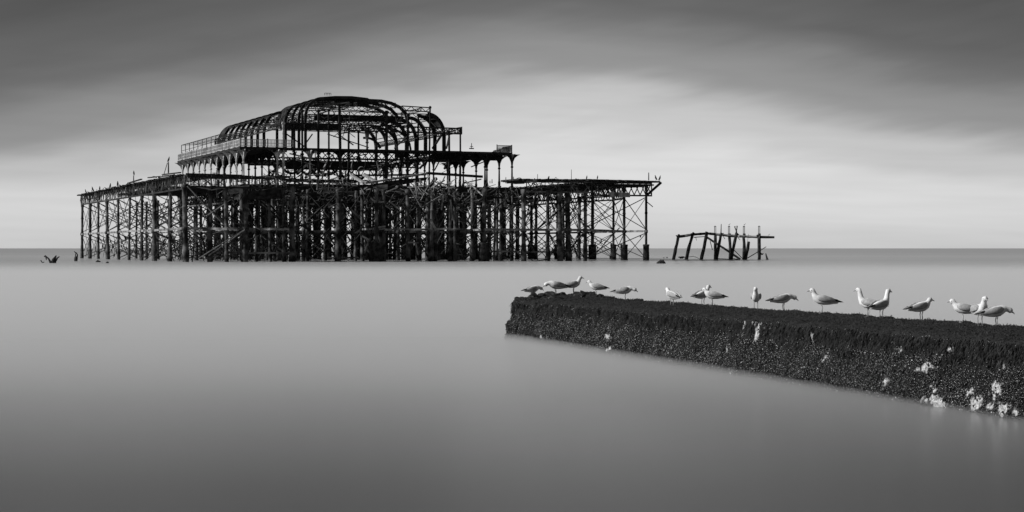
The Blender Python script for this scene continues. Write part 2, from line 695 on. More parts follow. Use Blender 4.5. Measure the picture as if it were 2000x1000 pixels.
for a, b in zip(left_row, left_row[1:]):
    strut(a, b, ZW + prnd.uniform(-0.05, 0.05), ZW + prnd.uniform(-0.05, 0.05), 0.14)
for a, b in zip(front_row[:8], front_row[1:8]):
    strut((a[0], a[1] - 0.25), (b[0], b[1] - 0.25), ZW, ZW + prnd.uniform(-0.12, 0.05), 0.14)
strut((6, 20), (14, 30), ZW, ZW)
for a, b in zip(front_row[10:], front_row[11:]):
    strut((a[0], a[1] - 0.2), (b[0], b[1] - 0.2), ZW + prnd.uniform(-0.1, 0.1), ZW + prnd.uniform(-0.1, 0.1), 0.12)
chain = [front_row[-1], rf[2], rf[3], rf[4], rf[6], right_row[1], right_row[0]]
for a, b in zip(chain, chain[1:]):
    strut((a[0], a[1] - 0.3), (b[0], b[1] - 0.3), ZW, ZW, 0.15)
for a, b in zip(right_row[1:], right_row[2:]):
    strut(a, b, ZW, ZW, 0.13)
for a, b in zip(left_row2, left_row2[1:]):
    strut(a, b, ZW, ZW, 0.11)
for j in (0, 3, 6):
    for i in range(9):
        if (i, j) in grid and (i + 1, j) in grid:
            strut(grid[i, j], grid[i + 1, j], ZW, ZW, 0.16)
# low tie beams close over the water
for pxa, pxb, t, y in ((425, 560, 1, 494), (560, 575, 1, 494), (958, 1010, 2, 491), (1012, 1108, 4, 492), (640, 700, 6, 503), (797, 818, 1, 474)):
    p, q = L(pxa, y, t), L(pxb, y, t)
    place_rod(STRUT, 'tie_beam', p, q, 0.1)

# ---- deck
dr = random.Random(21)


def ragged_deck(s0, s1, t0, t1, z, along='t', th=0.22, lost=0.0, pitch=0.5, sag=0.0, seed=1, rag=0.5):
    """boards side by side with uneven ends, as one section of decking"""
    b = MB()
    rr = random.Random(seed)
    lo, hi = (t0, t1) if along == 't' else (s0, s1)
    n = int((hi - lo) / pitch)
    for i in range(n):
        if rr.random() < lost:
            continue
        a = lo + i * pitch
        e0, e1 = rr.uniform(-rag, 0.1), rr.uniform(-0.1, rag)
        dz = rr.uniform(-0.04, 0.04) + (sag * math.sin(math.pi * i / n) if sag else 0)
        if along == 't':
            b.box(s0 + e0, s1 + e1, a + 0.01, a + pitch - 0.02, z - th + dz, z + dz)
        else:
            b.box(a + 0.01, a + pitch - 0.02, t0 + e0, t1 + e1, z - th + dz, z + dz)
    return b.build('deck_boards', M['dark_timber'], pier)


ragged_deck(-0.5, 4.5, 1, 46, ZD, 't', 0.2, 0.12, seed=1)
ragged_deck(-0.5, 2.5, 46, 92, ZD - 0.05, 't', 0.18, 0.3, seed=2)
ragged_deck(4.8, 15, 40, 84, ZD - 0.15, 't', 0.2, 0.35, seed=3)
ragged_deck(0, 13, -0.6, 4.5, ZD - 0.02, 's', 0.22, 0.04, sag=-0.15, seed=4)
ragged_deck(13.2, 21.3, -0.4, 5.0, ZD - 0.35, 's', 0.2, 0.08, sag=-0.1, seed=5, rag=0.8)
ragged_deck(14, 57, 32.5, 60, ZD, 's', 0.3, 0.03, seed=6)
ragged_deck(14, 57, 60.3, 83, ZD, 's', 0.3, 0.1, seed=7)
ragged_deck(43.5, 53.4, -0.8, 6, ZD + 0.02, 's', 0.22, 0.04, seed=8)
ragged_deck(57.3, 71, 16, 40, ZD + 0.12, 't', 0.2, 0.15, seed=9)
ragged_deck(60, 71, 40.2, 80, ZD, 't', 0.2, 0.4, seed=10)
# corner deck towards the outer end, splayed
b = MB()
p0, p1 = Vector((53.2, -0.6, ZD + 0.1)), Vector((69.3, 10.6, ZD + 0.42))
for i in range(26):
    a = p0.lerp(p1, i / 26)
    c = p0.lerp(p1, (i + 0.94) / 26)
    e = dr.uniform(-0.3, 0.5)
    dvec = Vector((-0.55, 0.83, 0)) * (9 + e)
    off = Vector((0.55, -0.83, 0)) * dr.uniform(-0.1, 0.5)
    h = Vector((0, 0, -0.24 + dr.uniform(-0.03, 0.03)))
    vs = [a + off, c + off, c + dvec, a + dvec]
    b.add([v + h for v in vs] + vs, [(0, 3, 2, 1), (4, 5, 6, 7), (0, 1, 5, 4), (1, 2, 6, 5), (2, 3, 7, 6), (3, 0, 4, 7)])
b.build('deck_boards', M['dark_timber'], pier)
# heavy fascia girders under the pavilion front
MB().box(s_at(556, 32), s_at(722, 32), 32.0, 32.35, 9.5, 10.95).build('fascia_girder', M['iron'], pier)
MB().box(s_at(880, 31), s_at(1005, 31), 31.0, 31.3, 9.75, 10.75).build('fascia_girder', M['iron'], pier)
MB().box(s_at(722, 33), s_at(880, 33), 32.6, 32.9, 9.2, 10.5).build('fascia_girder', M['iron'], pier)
# cross girders under the deck, dark bulk seen between the pile heads
for t in (39.5, 51.5, 63.5, 75.5):
    MB().lattice((14, t, 10.4), (57, t, 10.4), 1.5, 1.2, 0.16, 0.3, rnd=dr, drop=0.05).build('cross_girder', M['iron'], pier)
for s in (14.8, 24.2, 33.6, 43, 56):
    MB().lattice((s, 33, 10.3), (s, 83, 10.3), 1.4, 1.2, 0.16, 0.3, rnd=dr, drop=0.05).build('long_girder', M['iron'], pier)
for t in (11, 18, 25):
    MB().lattice((14, t, 9.9), (50, t, 9.7), 1.1, 1.1, 0.14, 0.26, rnd=dr, drop=0.15).build('cross_girder', M['iron'], pier)

# edge trusses
for a, b2 in zip(left_row, left_row[1:]):
    m = MB()
    m.lattice((a[0] - 0.1, a[1], 10.55), (b2[0] - 0.1, b2[1], 10.55), 1.45, 1.6, 0.09, 0.2, rnd=dr, drop=0.15)
    m.build('edge_truss', M['iron'], pier)
# broken slats of the parapet hanging between the chords
for (pa, pb, n, mt) in (((0.05, 0, 0), (0.05, 92, 0), 330, 'iron_mid'), ((0, 0, 0), (12.5, -0.5, 0), 90, 'pale'), ((21.5, -0.4, 0), (15.5, -0.5, -0.3), 22, 'pale')):
    m = MB()
    pa, pb = Vector(pa), Vector(pb)
    for i in range(n):
        if dr.random() < 0.2:
            continue
        c = pa.lerp(pb, (i + dr.random() * 0.8) / n)
        top = Vector((c.x - 0.12, c.y - 0.1, ZD - 0.15 + c.z))
        bot = top + Vector((dr.gauss(0, 0.12), dr.gauss(0, 0.3), -dr.uniform(0.6, 1.5)))
        m.bar(top, bot, dr.uniform(0.05, 0.11), dr.uniform(0.04, 0.08))
    tag(m.build('parapet_slats', M[mt], pier), kind='stuff')
m = MB()
m.lattice((0.2, -0.5, 10.5), (12.8, -0.6, 10.3), 1.2, 1.5, 0.1, 0.2, rnd=dr, drop=0.3)
m.build('edge_truss', M['iron'], pier)
m = MB()
m.lattice((rf[2][0], 0, 10.5), (rf[6][0] + 0.5, 0.5, 10.5), 1.35, 1.2, 0.1, 0.2, rnd=dr, drop=0.15)
m.build('edge_truss', M['iron_mid'], pier)
m = MB()
m.lattice((rf[6][0] + 0.5, 0.6, 10.55), (68.4, 11.4, 10.9), 1.75, 1.8, 0.13, 0.22, rnd=dr, drop=0.05)
m.build('edge_truss', M['iron'], pier)
for a, b2 in zip(right_row[1:], right_row[2:]):
    m = MB()
    m.lattice((a[0], a[1], 10.6), (b2[0], b2[1], 10.6), 1.7, 1.7, 0.13, 0.22, rnd=dr, drop=0.1)
    m.build('edge_truss', M['iron'], pier)
m = MB()
m.lattice((62, 10, 10.5), (62, 78, 10.5), 1.5, 1.5, 0.13, 0.22, rnd=dr, drop=0.1)
m.build('edge_truss', M['iron'], pier)
# bracket of the outer corner
ce = Vector((68.5, right_row[0][1], 0))
MB().bar(ce + Vector((0, 0, 9.2)), (69.5, 10.6, 11.0), 0.26, 0.26).build('corner_bracket', M['iron'], pier)
MB().bar(L(1262, 393, ce.y), L(1275, 404, ce.y - 0.5), 0.12, 0.12).build('hanging_bar', M['iron'], pier)
MB().box(0, 4.3, -0.12, 0.12, 0, 0.62).build('name_board', M['pale'], pier).matrix_local = Matrix.Translation(L(1192, 384, 2.0)) @ Matrix.Rotation(0.5, 4, 'Z')

# ---- sagging and fallen members in front (each one a member of its own)
fallen = [  # px0, py0, px1, py1, t0, t1, w, material
    (677, 343, 832, 341, 24, 24, 0.32, 'iron'), (712, 358, 834, 339, 2, 14, 0.3, 'pale'), (834, 338, 941, 345, 14, 20, 0.42, 'iron'),
    (686, 342, 711, 358, 20, 2, 0.34, 'pale'), (710, 341, 736, 356, 20, 4, 0.36, 'pale'), (363, 340, 472, 343, 0.2, -0.5, 0.3, 'iron'),
    (472, 344, 557, 350, -0.5, -0.2, 0.3, 'iron'), (368, 362, 412, 370, -0.4, 0, 0.16, 'pale'), (412, 371, 444, 366, 0, -0.4, 0.16, 'pale'),
    (444, 366, 487, 363, -0.4, -0.6, 0.14, 'pale'), (366, 364, 440, 442, -0.3, 1, 0.12, 'pale'), (478, 372, 405, 420, 0, 1, 0.14, 'pale'),
    (366, 403, 441, 396, 6, 4, 0.2, 'pale'), (408, 499, 478, 449, -0.6, -0.4, 0.14, 'pale'), (388, 505, 474, 450, -0.8, 0, 0.12, 'pale'),
    (352, 480, 440, 448, 3, 2, 0.1, 'pale'), (480, 470, 555, 440, 0.4, 0, 0.1, 'iron_mid'),
    (572, 445, 640, 425, 0, 10, 0.24, 'iron'), (590, 440, 650, 480, 8, 9, 0.3, 'iron'), (640, 395, 600, 432, 9, 8, 0.3, 'iron'),
    (686, 410, 720, 440, 10, 9, 0.34, 'iron'), (688, 460, 710, 445, 10, 9, 0.28, 'iron'),
    (826, 380, 852, 348, 2, 3, 0.4, 'iron'), (836, 372, 868, 352, 0.5, 1, 0.2, 'pale'), (810, 352, 816, 386, 1, 0.5, 0.2, 'pale'),
    (800, 366, 822, 404, 0.6, 0, 0.16, 'pale'), (761, 394, 781, 410, 0, 0, 0.2, 'pale'), (753, 376, 777, 366, 0, 0.3, 0.14, 'pale'),
    (732, 396, 750, 394, -0.4, -0.2, 0.18, 'pale'), (730, 445, 752, 442, -0.6, -0.2, 0.22, 'pale'), (832, 400, 866, 380, 0, 0.3, 0.22, 'iron_mid'),
    (866, 380, 862, 410, 0.2, 0, 0.16, 'pale'), (840, 428, 850, 446, -0.3, -0.4, 0.3, 'pale'), (797, 473, 816, 474, 0, 0, 0.2, 'pale'),
    (812, 475, 816, 498, 0, -0.4, 0.18, 'pale'), (707, 461, 720, 468, -0.2, -0.5, 0.26, 'pale'), (722, 466, 712, 490, -0.5, -1, 0.14, 'pale'),
    (918, 358, 946, 385, 3, 0, 0.14, 'pale'), (908, 352, 940, 380, 4, 1, 0.12, 'iron_mid'), (946, 385, 978, 364, 0, 1, 0.2, 'iron'),
    (1000, 358, 1036, 356, 12, 12, 0.22, 'iron'), (990, 357, 1130, 351, 0.2, 0, 0.26, 'iron'), (880, 390, 884, 430, 0, 0, 0.16, 'pale'),
    (1036, 512, 1072, 506, -1, -0.4, 0.14, 'iron'), (1012, 492, 1106, 492, 2.5, 2.5, 0.16, 'iron_mid'),
    (1210, 445, 1180, 475, 8, 12, 0.12, 'iron'), (920, 326, 945, 316, 30, 30, 0.18, 'iron'), (905, 358, 940, 350, 30, 30, 0.2, 'iron'),
    (600, 344, 640, 338, 30, 31, 0.22, 'pale'), (520, 352, 556, 346, 4, 3, 0.2, 'pale'), (556, 360, 572, 344, 2, 1, 0.18, 'pale'),
    (620, 352, 700, 364, 28, 12, 0.3, 'iron'), (700, 366, 770, 372, 12, 6, 0.26, 'iron'), (770, 372, 860, 366, 6, 8, 0.24, 'iron_mid'),
]
for (x0, y0, x1, y1, t0, t1, w, mt) in fallen:
    MB().bar(L(x0, y0, t0), L(x1, y1, t1), w, w * 0.8).build('fallen_beam', M[mt], pier)

hrn = random.Random(31)
for k in range(24):
    s0_, t0_ = hrn.uniform(10, 52), hrn.uniform(2, 40)
    z0_ = hrn.choice((0.3, 0.3, 4.2, 4.2, 5.5))
    ln_ = hrn.uniform(3, 6)
    MB().bar((s0_, t0_, z0_), (s0_ + hrn.choice((-1, 1)) * ln_, t0_ + hrn.gauss(0, 0.8), z0_ + hrn.uniform(2.6, 4.4)), hrn.uniform(0.16, 0.34), 0.2).build('fallen_beam', M[hrn.choice(('iron', 'iron', 'iron_mid'))], pier)
# sheets of torn decking and plate hanging in the gap
for (pts, mt) in (
        ([(440, 372, 1), (487, 361, 0), (487, 371, 0.2), (470, 376, 1), (446, 380, 2)], 'pale'),
        ([(486, 374, 0.5), (556, 366, 1), (556, 388, 1.5), (486, 390, 1.5)], 'dark_timber'),
        ([(716, 362, 3), (770, 352, 6), (836, 346, 12), (832, 352, 12), (760, 366, 6)], 'dark_timber'),
        ([(735, 362, -0.4), (757, 360, -0.4), (757, 369, -0.2), (735, 370, -0.2)], 'pale')):
    vs = [L(*p) for p in pts]
    n = len(vs)
    b = MB()
    h = Vector((0.03, 0.12, 0.0))
    b.add(vs + [v + h for v in vs], [tuple(range(n)), tuple(reversed(range(n, 2 * n)))] + [((i + 1) % n, i, n + i, n + (i + 1) % n) for i in range(n)])
    b.build('torn_sheet', M[mt], pier)


def tangle(name, n, box, lr, wr, mt, seed, curl=0.35, flat=0.4):
    """twisted rods and splinters nobody could count"""
    rr = random.Random(seed)
    b = MB()
    for _ in range(n):
        c = Vector((rr.uniform(*box[0]), rr.uniform(*box[1]), rr.uniform(*box[2])))
        d = Vector((rr.gauss(0, 1), rr.gauss(0, 0.7), rr.gauss(0, flat))).normalized() * rr.uniform(*lr)
        w = rr.uniform(*wr)
        if rr.random() < curl:
            k = Vector((rr.gauss(0, 0.3), rr.gauss(0, 0.3), rr.gauss(0, 0.45))) * d.length * 0.5
            pts = [c + d * (u - 0.5) + k * (4 * u * (1 - u)) for u in (0, 0.2, 0.4, 0.6, 0.8, 1)]
            b.tube(pts, w * 0.45, 4)
        else:
            b.bar(c - d / 2, c + d / 2, w, w * rr.uniform(0.3, 1))
    return tag(b.build(name, M[mt], pier), kind='stuff')


tangle('twisted_wreckage', 70, ((14, 50), (1, 8), (8.2, 10.2)), (0.8, 3.4), (0.05, 0.15), 'iron_mid', 1, 0.15)
tangle('twisted_wreckage', 80, ((30, 38), (-0.3, 4), (7.8, 10.4)), (0.4, 2.2), (0.05, 0.14), 'pale', 2, 0.3, 0.8)
tangle('twisted_wreckage', 280, ((14, 54), (8, 28), (7.4, 9.2)), (1, 4.4), (0.08, 0.28), 'iron', 3, 0.15, 0.3)
tangle('twisted_wreckage', 60, ((1, 20), (-0.3, 5), (8.8, 10.4)), (0.8, 3), (0.05, 0.13), 'pale', 4)
tangle('twisted_wreckage', 70, ((44, 58), (0.2, 6), (9.1, 10.5)), (0.6, 2.0), (0.05, 0.13), 'iron_mid', 5, 0.15)
tangle('twisted_wreckage', 150, ((22, 48), (38, 70), (12.4, 15.8)), (1, 4.5), (0.06, 0.24), 'iron', 6, 0.3, 0.8)
tangle('twisted_wreckage', 26, ((27, 38), (35, 42), (11.6, 14.6)), (0.8, 3), (0.06, 0.2), 'pale', 7, 0.3, 0.7)
tangle('deck_litter', 90, ((-0.4, 4), (0, 60), (10.8, 10.95)), (0.5, 2.2), (0.06, 0.2), 'pale', 8, 0.1, 0.05)
tangle('deck_litter', 60, ((45, 58), (2.5, 6), (10.85, 10.95)), (0.4, 1.4), (0.06, 0.16), 'iron', 9, 0.05, 0.1)
tangle('deck_litter', 70, ((15, 56), (33, 36), (10.85, 11.0)), (0.4, 1.8), (0.06, 0.2), 'pale', 10, 0.1, 0.12)
tangle('low_wreckage', 170, ((4, 50), (1, 30), (0.1, 3.6)), (1, 5), (0.06, 0.16), 'weedpile', 11, 0.2, 1.2)
tangle('low_wreckage', 120, ((0.5, 12), (0, 60), (0.1, 3.4)), (1, 5), (0.05, 0.12), 'weedpile', 12, 0.2, 1.2)
tangle('hung_wreckage', 80, ((12, 50), (2, 30), (4.5, 8.2)), (1, 4), (0.05, 0.14), 'iron', 13, 0.3, 1.4)
# weed hanging off the lower rods
b = MB()
wr = random.Random(3)
for (p, q, r) in rods[:290]:
    if min(p.z, q.z) < 1.0 and wr.random() < 0.55:
        for _ in range(wr.randint(1, 5)):
            c = p.lerp(q, wr.random())
            if c.z < 3.6:
                b.bar(c, c + Vector((wr.gauss(0, 0.06), wr.gauss(0, 0.06), -wr.uniform(0.2, 0.7))), wr.uniform(0.06, 0.2), 0.05)
tag(b.build('hanging_weed', M['weedpile'], pier), kind='stuff')
# thin masts and stubs on the deck
for (px, y0, y1, t, w) in ((261, 362, 343, None, 0.16), (329, 338, 317, None, 0.18), (1050, 356, 340, 4, 0.08), (1116, 350, 331, 2, 0.07), (988, 358, 346, 31, 0.12), (1003, 358, 345, 34, 0.12),
                           (957, 358, 353, 31, 0.1), (961, 358, 350, 31, 0.12), (1267, 352, 337, 11.2, 0.14)):
    if t is None:
        p, q = Ls(px, y0, 0.3), Ls(px, y1, 0.3)
    else:
        p, q = L(px, y0, t), L(px, y1, t)
    MB().tube([p, p.lerp(q, 0.5), q], [w * 0.55, w * 0.5, w * 0.4], 6).build('mast_stub', M['iron'], pier)
p = Ls(320, 341, 0.3)
MB().bar(p, Ls(327, 318, 0.3), 0.07).build('stay_rod', M['iron'], pier)
for (x0, y0, x1, y1, s) in ((250, 358, 276, 350, 0.0), (290, 347, 340, 342, 0.5), (318, 341, 352, 337, 0.2), (300, 345, 330, 351, 1.2)):
    MB().bar(Ls(x0, y0, s), Ls(x1, y1, s), 0.3, 0.14).build('loose_plank', M['dark_timber'], pier)

# ------------------------------------------------------------------ pavilion
b = MB()
b.box(14.2, 20.6, 33.4, 80.5, ZB - 0.35, ZB)
b.box(20.62, 47.8, 33.6, 36.4, ZB - 0.3, ZB - 0.02)
b.box(47.82, 56.2, 34.6, 62, ZB - 0.35, ZB)
b.box(20.62, 47.8, 70, 80.5, ZB - 0.3, ZB - 0.02)
for i in range(120):                       # torn lower lip
    s = dr.uniform(14.5, 56)
    b.bar((s, 33.8 if s < 47 else 34.8, ZB - 0.2), (s + dr.gauss(0, 0.3), 33.7 if s < 47 else 34.7, ZB - dr.uniform(0.35, 0.75)), dr.uniform(0.1, 0.5), 0.06)
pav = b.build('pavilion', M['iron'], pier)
tag(pav, 'burnt iron pavilion frame with arched roof ribs and balcony')


def sub(name, mb_, m, smooth=False):
    return mb_.build(name, M[m], pav, smooth)


# balcony columns with flared spandrel brackets
def balcony_column_mesh(m):
    c = MB()
    c.lathe([(0.26, ZD - 0.1), (0.26, ZD + 0.25), (0.2, ZD + 0.3), (0.2, ZD + 1.1), (0.15, ZD + 1.2), (0.12, ZD + 3.0), (0.22, ZD + 3.05), (0.22, ZD + 3.2), (0.13, ZD + 3.3), (0.16, ZB - 0.3)], 8)
    me_pts = [(0.1, ZD + 3.2), (0.18, ZD + 3.9), (0.45, ZD + 4.5), (0.9, ZD + 4.85), (1.35, ZB - 0.36)]
    for ax in ((1, 0), (-1, 0), (0, 1), (0, -1)):
        a = Vector((ax[0], ax[1], 0))
        n = Vector((-ax[1], ax[0], 0)) * 0.06
        top = [Vector((0, 0, ZB - 0.36)) + a * 0.05]
        outer = [a * r + Vector((0, 0, z)) for r, z in me_pts]
        poly = [a * 0.05 + Vector((0, 0, ZD + 3.2))] + outer + top
        k = len(poly)
        c.add([p - n for p in poly] + [p + n for p in poly],
              [tuple(range(k)), tuple(reversed(range(k, 2 * k)))] + [((i + 1) % k, i, k + i, k + (i + 1) % k) for i in range(k)])
    return c.mesh('balcony_column', m)


BC = {'paint': balcony_column_mesh(M['paint']), 'iron': balcony_column_mesh(M['iron'])}


def bcol(s, t, k):
    o = link('balcony_column', BC[k], pav)
    o.location = (s, t, 0)


for i in range(11):
    bcol(14.9, 34.2 + i * 4.55, 'paint')
for s in (19.8, 24.6):
    bcol(s, 34.0, 'paint')
for s in (29.4, 38.8, 43.4, 48.0, 52.0):
    if s != 43.4:
        bcol(s, 35.2, 'iron')
for px in (1000, 975, 951, 930, 905, 890, 874):
    bcol(55.8, t_at(px, 55.8), 'iron')
for i in range(10):
    bcol(20.6, 38.2 + i * 4.4, 'iron')
    if i > 1:
        bcol(47.8, 38.2 + i * 4.4, 'iron')

# railing panels of the balcony
def rail_panel_mesh(l, m):
    c = MB()
    c.bar((0, 0, 1.05), (l, 0, 1.05), 0.07, 0.08)
    c.bar((0, 0, 0.12), (l, 0, 0.12), 0.06, 0.07)
    n = int(l / 0.2)
    for i in range(n + 1):
        c.bar((l * i / n, 0, 0.12), (l * i / n, 0, 1.05), 0.075, 0.05)
    c.bar((0, 0, 0.55), (l, 0, 0.55), 0.05, 0.06)
    c.bar((0, 0, 0), (0, 0, 1.2), 0.16, 0.16)
    return c.mesh('railing_panel', m)


RP = rail_panel_mesh(3.85, M['rail'])
RPd = rail_panel_mesh(3.85, M['iron_mid'])
for i in range(12):
    o = link('railing_panel', RP if i > 0 else RP, pav)
    o.matrix_local = Matrix.Translation((14.25, 33.5 + i * 3.9, ZB)) @ Matrix.Rotation(R(90), 4, 'Z')
for i in range(2):
    o = link('railing_panel', RP, pav)
    o.matrix_local = Matrix.Translation((14.3 + i * 3.9, 33.45, ZB))
for i, (tl, zs_) in enumerate(((0.0, 0.95), (0.03, 0.75), (0.05, 0.5), (0.02, 0.3))):
    o = link('railing_panel', RPd, pav)
    o.matrix_local = Matrix.Translation((56.1, 34.7 + i * 3.9, ZB - 0.02)) @ Matrix.Rotation(R(90), 4, 'Z') @ Matrix.Rotation(tl, 4, 'Y') @ Matrix.Diagonal((1, 1, zs_, 1))
o = link('railing_panel', RPd, pav)
o.matrix_local = Matrix.Translation((53.7, 34.6, ZB)) @ Matrix.Diagonal((0.62, 1, 0.95, 1))
# thin awning frame over the left balcony
b = MB()
for i in range(9):
    t = 79 - i * 3.4
    b.bar((14.6, t, ZB), (14.6, t, ZB + 2.55), 0.09)
    b.bar((14.6, t, ZB + 2.55), (18.4, t, ZB + 2.75), 0.06)
b.bar((14.6, 79, ZB + 2.55), (14.6, 48, ZB + 2.6), 0.09)
b.bar((16.5, 79, ZB + 2.6), (16.5, 48, ZB + 2.65), 0.06)
b.bar((14.6, 79, ZB + 1.6), (14.6, 52, ZB + 1.7), 0.06)
b.bar((18.4, 79, ZB + 2.75), (18.4, 48, ZB + 2.75), 0.07)
sub('awning_frame', b, 'iron')


# arched roof ribs: plate web with flanges
def rib_mesh(pts, web, fl, name='roof_rib'):
    """pts: curve in the s-z plane (s, z); web depth inwards, flange width along t"""
    c = MB()
    P = [Vector((p[0], 0, p[1])) for p in pts]
    nrm = []
    for i in range(len(P)):
        d = (P[min(i + 1, len(P) - 1)] - P[max(i - 1, 0)]).normalized()
        nrm.append(Vector((d.z, 0, -d.x)))
    n = len(P)
    for off, w in ((0.0, fl), (web, fl * 0.8)):
        o = len(c.v)
        for i in range(n):
            q = P[i] + nrm[i] * off
            for dy, dn in ((-w, 0), (w, 0), (w, 0.07), (-w, 0.07)):
                c.v.append(tuple(q + nrm[i] * dn + Vector((0, dy / 2, 0))))
        for i in range(n - 1):
            for j in range(4):
                k = (j + 1) % 4
                c.f.append((o + i * 4 + j, o + i * 4 + k, o + i * 4 + 4 + k, o + i * 4 + 4 + j))
    o = len(c.v)
    for i in range(n):
        q0, q1 = P[i] + nrm[i] * 0.05, P[i] + nrm[i] * (web + 0.02)
        for q, dy in ((q0, -0.05), (q0, 0.05), (q1, 0.05), (q1, -0.05)):
            c.v.append(tuple(q + Vector((0, dy, 0))))
    for i in range(n - 1):
        for j in range(4):
            k = (j + 1) % 4
            c.f.append((o + i * 4 + j, o + i * 4 + k, o + i * 4 + 4 + k, o + i * 4 + 4 + j))
    return c.mesh(name, M['iron'])


def arc(s0, z0, s1, z1, n=12, p=1.0):
    return [(s0 + (s1 - s0) * (1 - math.cos(math.pi / 2 * i / n)), z0 + (z1 - z0) * math.sin(math.pi / 2 * i / n)) for i in range(n + 1)]


SL, SR = 20.6, 47.8
left_low = [(SL, ZB), (SL, ZT - 1.2)] + arc(SL, ZT - 1.0, SL + 2.9, ZT + 2.6)
right_low = [(2 * 34.2 - s, z) for s, z in left_low]
right_low = [(SR - (s - SL), z) for s, z in left_low]
# the curve of the right side must run the other way so that the web lies inside
RL = rib_mesh(left_low, 0.34, 0.26)
RR = rib_mesh(list(reversed(right_low)), 0.46, 0.34)
for i in range(9):
    t = 79.4 - i * 4.1
    o = link('roof_rib', RL, pav)
    o.location = (0, t, 0)
for i, t in enumerate((41.2, 45.6, 50.2, 55, 60, 65.5, 71, 77)):
    o = link('roof_rib', RR, pav)
    o.location = (0, t, 0)
ST = 23.9
tall = [(ST, ZB), (ST, 20.4)] + arc(ST, 20.6, ST + 2.7, 23.7, 12) + [(28.5, 23.9), (31, 23.95), (33.5, 23.75)]
tall_r = [(40.2, 20.9), (39.9, 21.9), (39.0, 22.8), (37.6, 23.4), (36.0, 23.7), (33.5, 23.75), (30, 23.95)]
TL = rib_mesh(tall, 0.32, 0.22)
TR = rib_mesh(list(reversed(tall_r)), 0.4, 0.3)
for i, t in enumerate((34.6, 38.4, 42.2, 46.4, 51.8)):
    o = link('roof_rib', TL, pav)
    o.location = (0, t, 0)
for t in (36.0, 40.5, 45):
    o = link('roof_rib', TR, pav)
    o.location = (0, t, 0)
# roof sheets that survived between ribs
def sheet(curve, t0, t1, i0, i1, name='roof_sheet'):
    c = MB()
    pts = curve[i0:i1 + 1]
    n = len(pts)
    vs = []
    for (s, z) in pts:
        vs += [(s, t0, z - 0.02), (s, t1, z - 0.02), (s, t1, z - 0.08), (s, t0, z - 0.08)]
    fs = []
    for i in range(n - 1):
        for j in range(4):
            k = (j + 1) % 4
            fs.append((i * 4 + j, i * 4 + k, i * 4 + 4 + k, i * 4 + 4 + j))
    c.add(vs, fs)
    return sub(name, c, 'dark_timber')


sheet(left_low, 75.5, 79.4, 2, 15)
sheet(tall, 46.5, 51.7, 2, 14)
sheet(tall, 34.7, 38.3, 14, 18)
sheet(right_low, 41.3, 45.5, 5, 12)

# wind bracing between the ribs of the haunches, partly lost and bent
b = MB()
tt_ = [79.4 - i * 4.1 for i in range(9)]
for ta, tb in zip(tt_, tt_[1:]):
    for (ia, ib) in ((2, 9), (9, 14)):
        for sw in (0, 1):
            if dr.random() < 0.25:
                continue
            pa, pb = left_low[ia if sw else ib], left_low[ib if sw else ia]
            b.bar((pa[0] + 0.15, ta, pa[1]), (pb[0] + 0.15, tb, pb[1]), 0.07)
    b.bar((left_low[9][0] + 0.1, ta, left_low[9][1]), (left_low[9][0] + 0.1, tb, left_low[9][1]), 0.1)
tt_ = [34.6, 38.4, 42.2, 46.4, 51.8]
for ta, tb in zip(tt_, tt_[1:]):
    for (ia, ib) in ((2, 9), (9, 14), (14, 18)):
        for sw in (0, 1):
            if dr.random() < 0.2:
                continue
            pa, pb = tall[min(ia if sw else ib, len(tall) - 1)], tall[min(ib if sw else ia, len(tall) - 1)]
            b.bar((pa[0] + 0.15, ta, pa[1] - 0.1), (pb[0] + 0.15, tb, pb[1] - 0.1), 0.07)
tr_ = [41.2, 45.6, 50.2, 55, 60, 65.5, 71, 77]
for ta, tb in zip(tr_, tr_[1:]):
    for (ia, ib) in ((2, 9), (9, 14)):
        if dr.random() < 0.6:
            pa, pb = right_low[ia], right_low[ib]
            b.bar((pa[0] - 0.15, ta, pa[1]), (pb[0] - 0.15, tb, pb[1]), 0.07)
sub('wind_bracing', b, 'iron')
c = MB()
rr_ = random.Random(17)
for _ in range(75):
    q = Vector((rr_.uniform(28, 42), rr_.uniform(36, 50), rr_.uniform(19.6, 22.3)))
    d = Vector((rr_.gauss(0, 1), rr_.gauss(0, 1), rr_.gauss(0, 0.45))).normalized() * rr_.uniform(0.8, 3.4)
    kk = Vector((0, 0, rr_.gauss(0, 0.25)))
    c.tube([q, q + d * 0.5 + kk, q + d], rr_.uniform(0.03, 0.08), 4)
tag(sub('torn_roof_iron', c, 'iron'), kind='stuff')

# purlins and lattice girders
def lat(name, p, q, d, cell, w=0.09, ch=0.16, m='iron', drop=0.05, double=True):
    sub(name, MB().lattice(p, q, d, cell, w, ch, double, drop, dr), m)


lat('lattice_girder', (SL - 0.35, 34, ZT), (SL - 0.35, 79.5, ZT), 0.75, 0.8, 0.09, 0.16)
lat('lattice_girder', (SR + 0.3, 34.6, ZT), (SR + 0.3, 79.5, ZT), 0.75, 0.8, 0.09, 0.16)
lat('lattice_girder', (SL - 0.3, 34.3, ZT), (SR + 0.3, 34.6, ZT - 0.2), 0.8, 0.9, 0.1, 0.2)
lat('lattice_girder', (26, 36.3, ZB - 0.35), (SR + 1.5, 36.3, ZB - 0.35), 1.05, 1.0, 0.12, 0.2)
lat('lattice_girder', (SL, 56, ZB - 0.35), (SR, 56, ZB - 0.35), 1.2, 1.2, 0.14, 0.22)
lat('lattice_girder', (38.8, 35, 22.75), (43.2, 34.8, 22.6), 0.62, 0.8, 0.1, 0.15, double=False)
lat('lattice_girder', (25.5, 34.2, 22.2), (30.5, 34.2, 23.0), 0.6, 0.9, 0.11, 0.18, 'iron_mid', double=False)
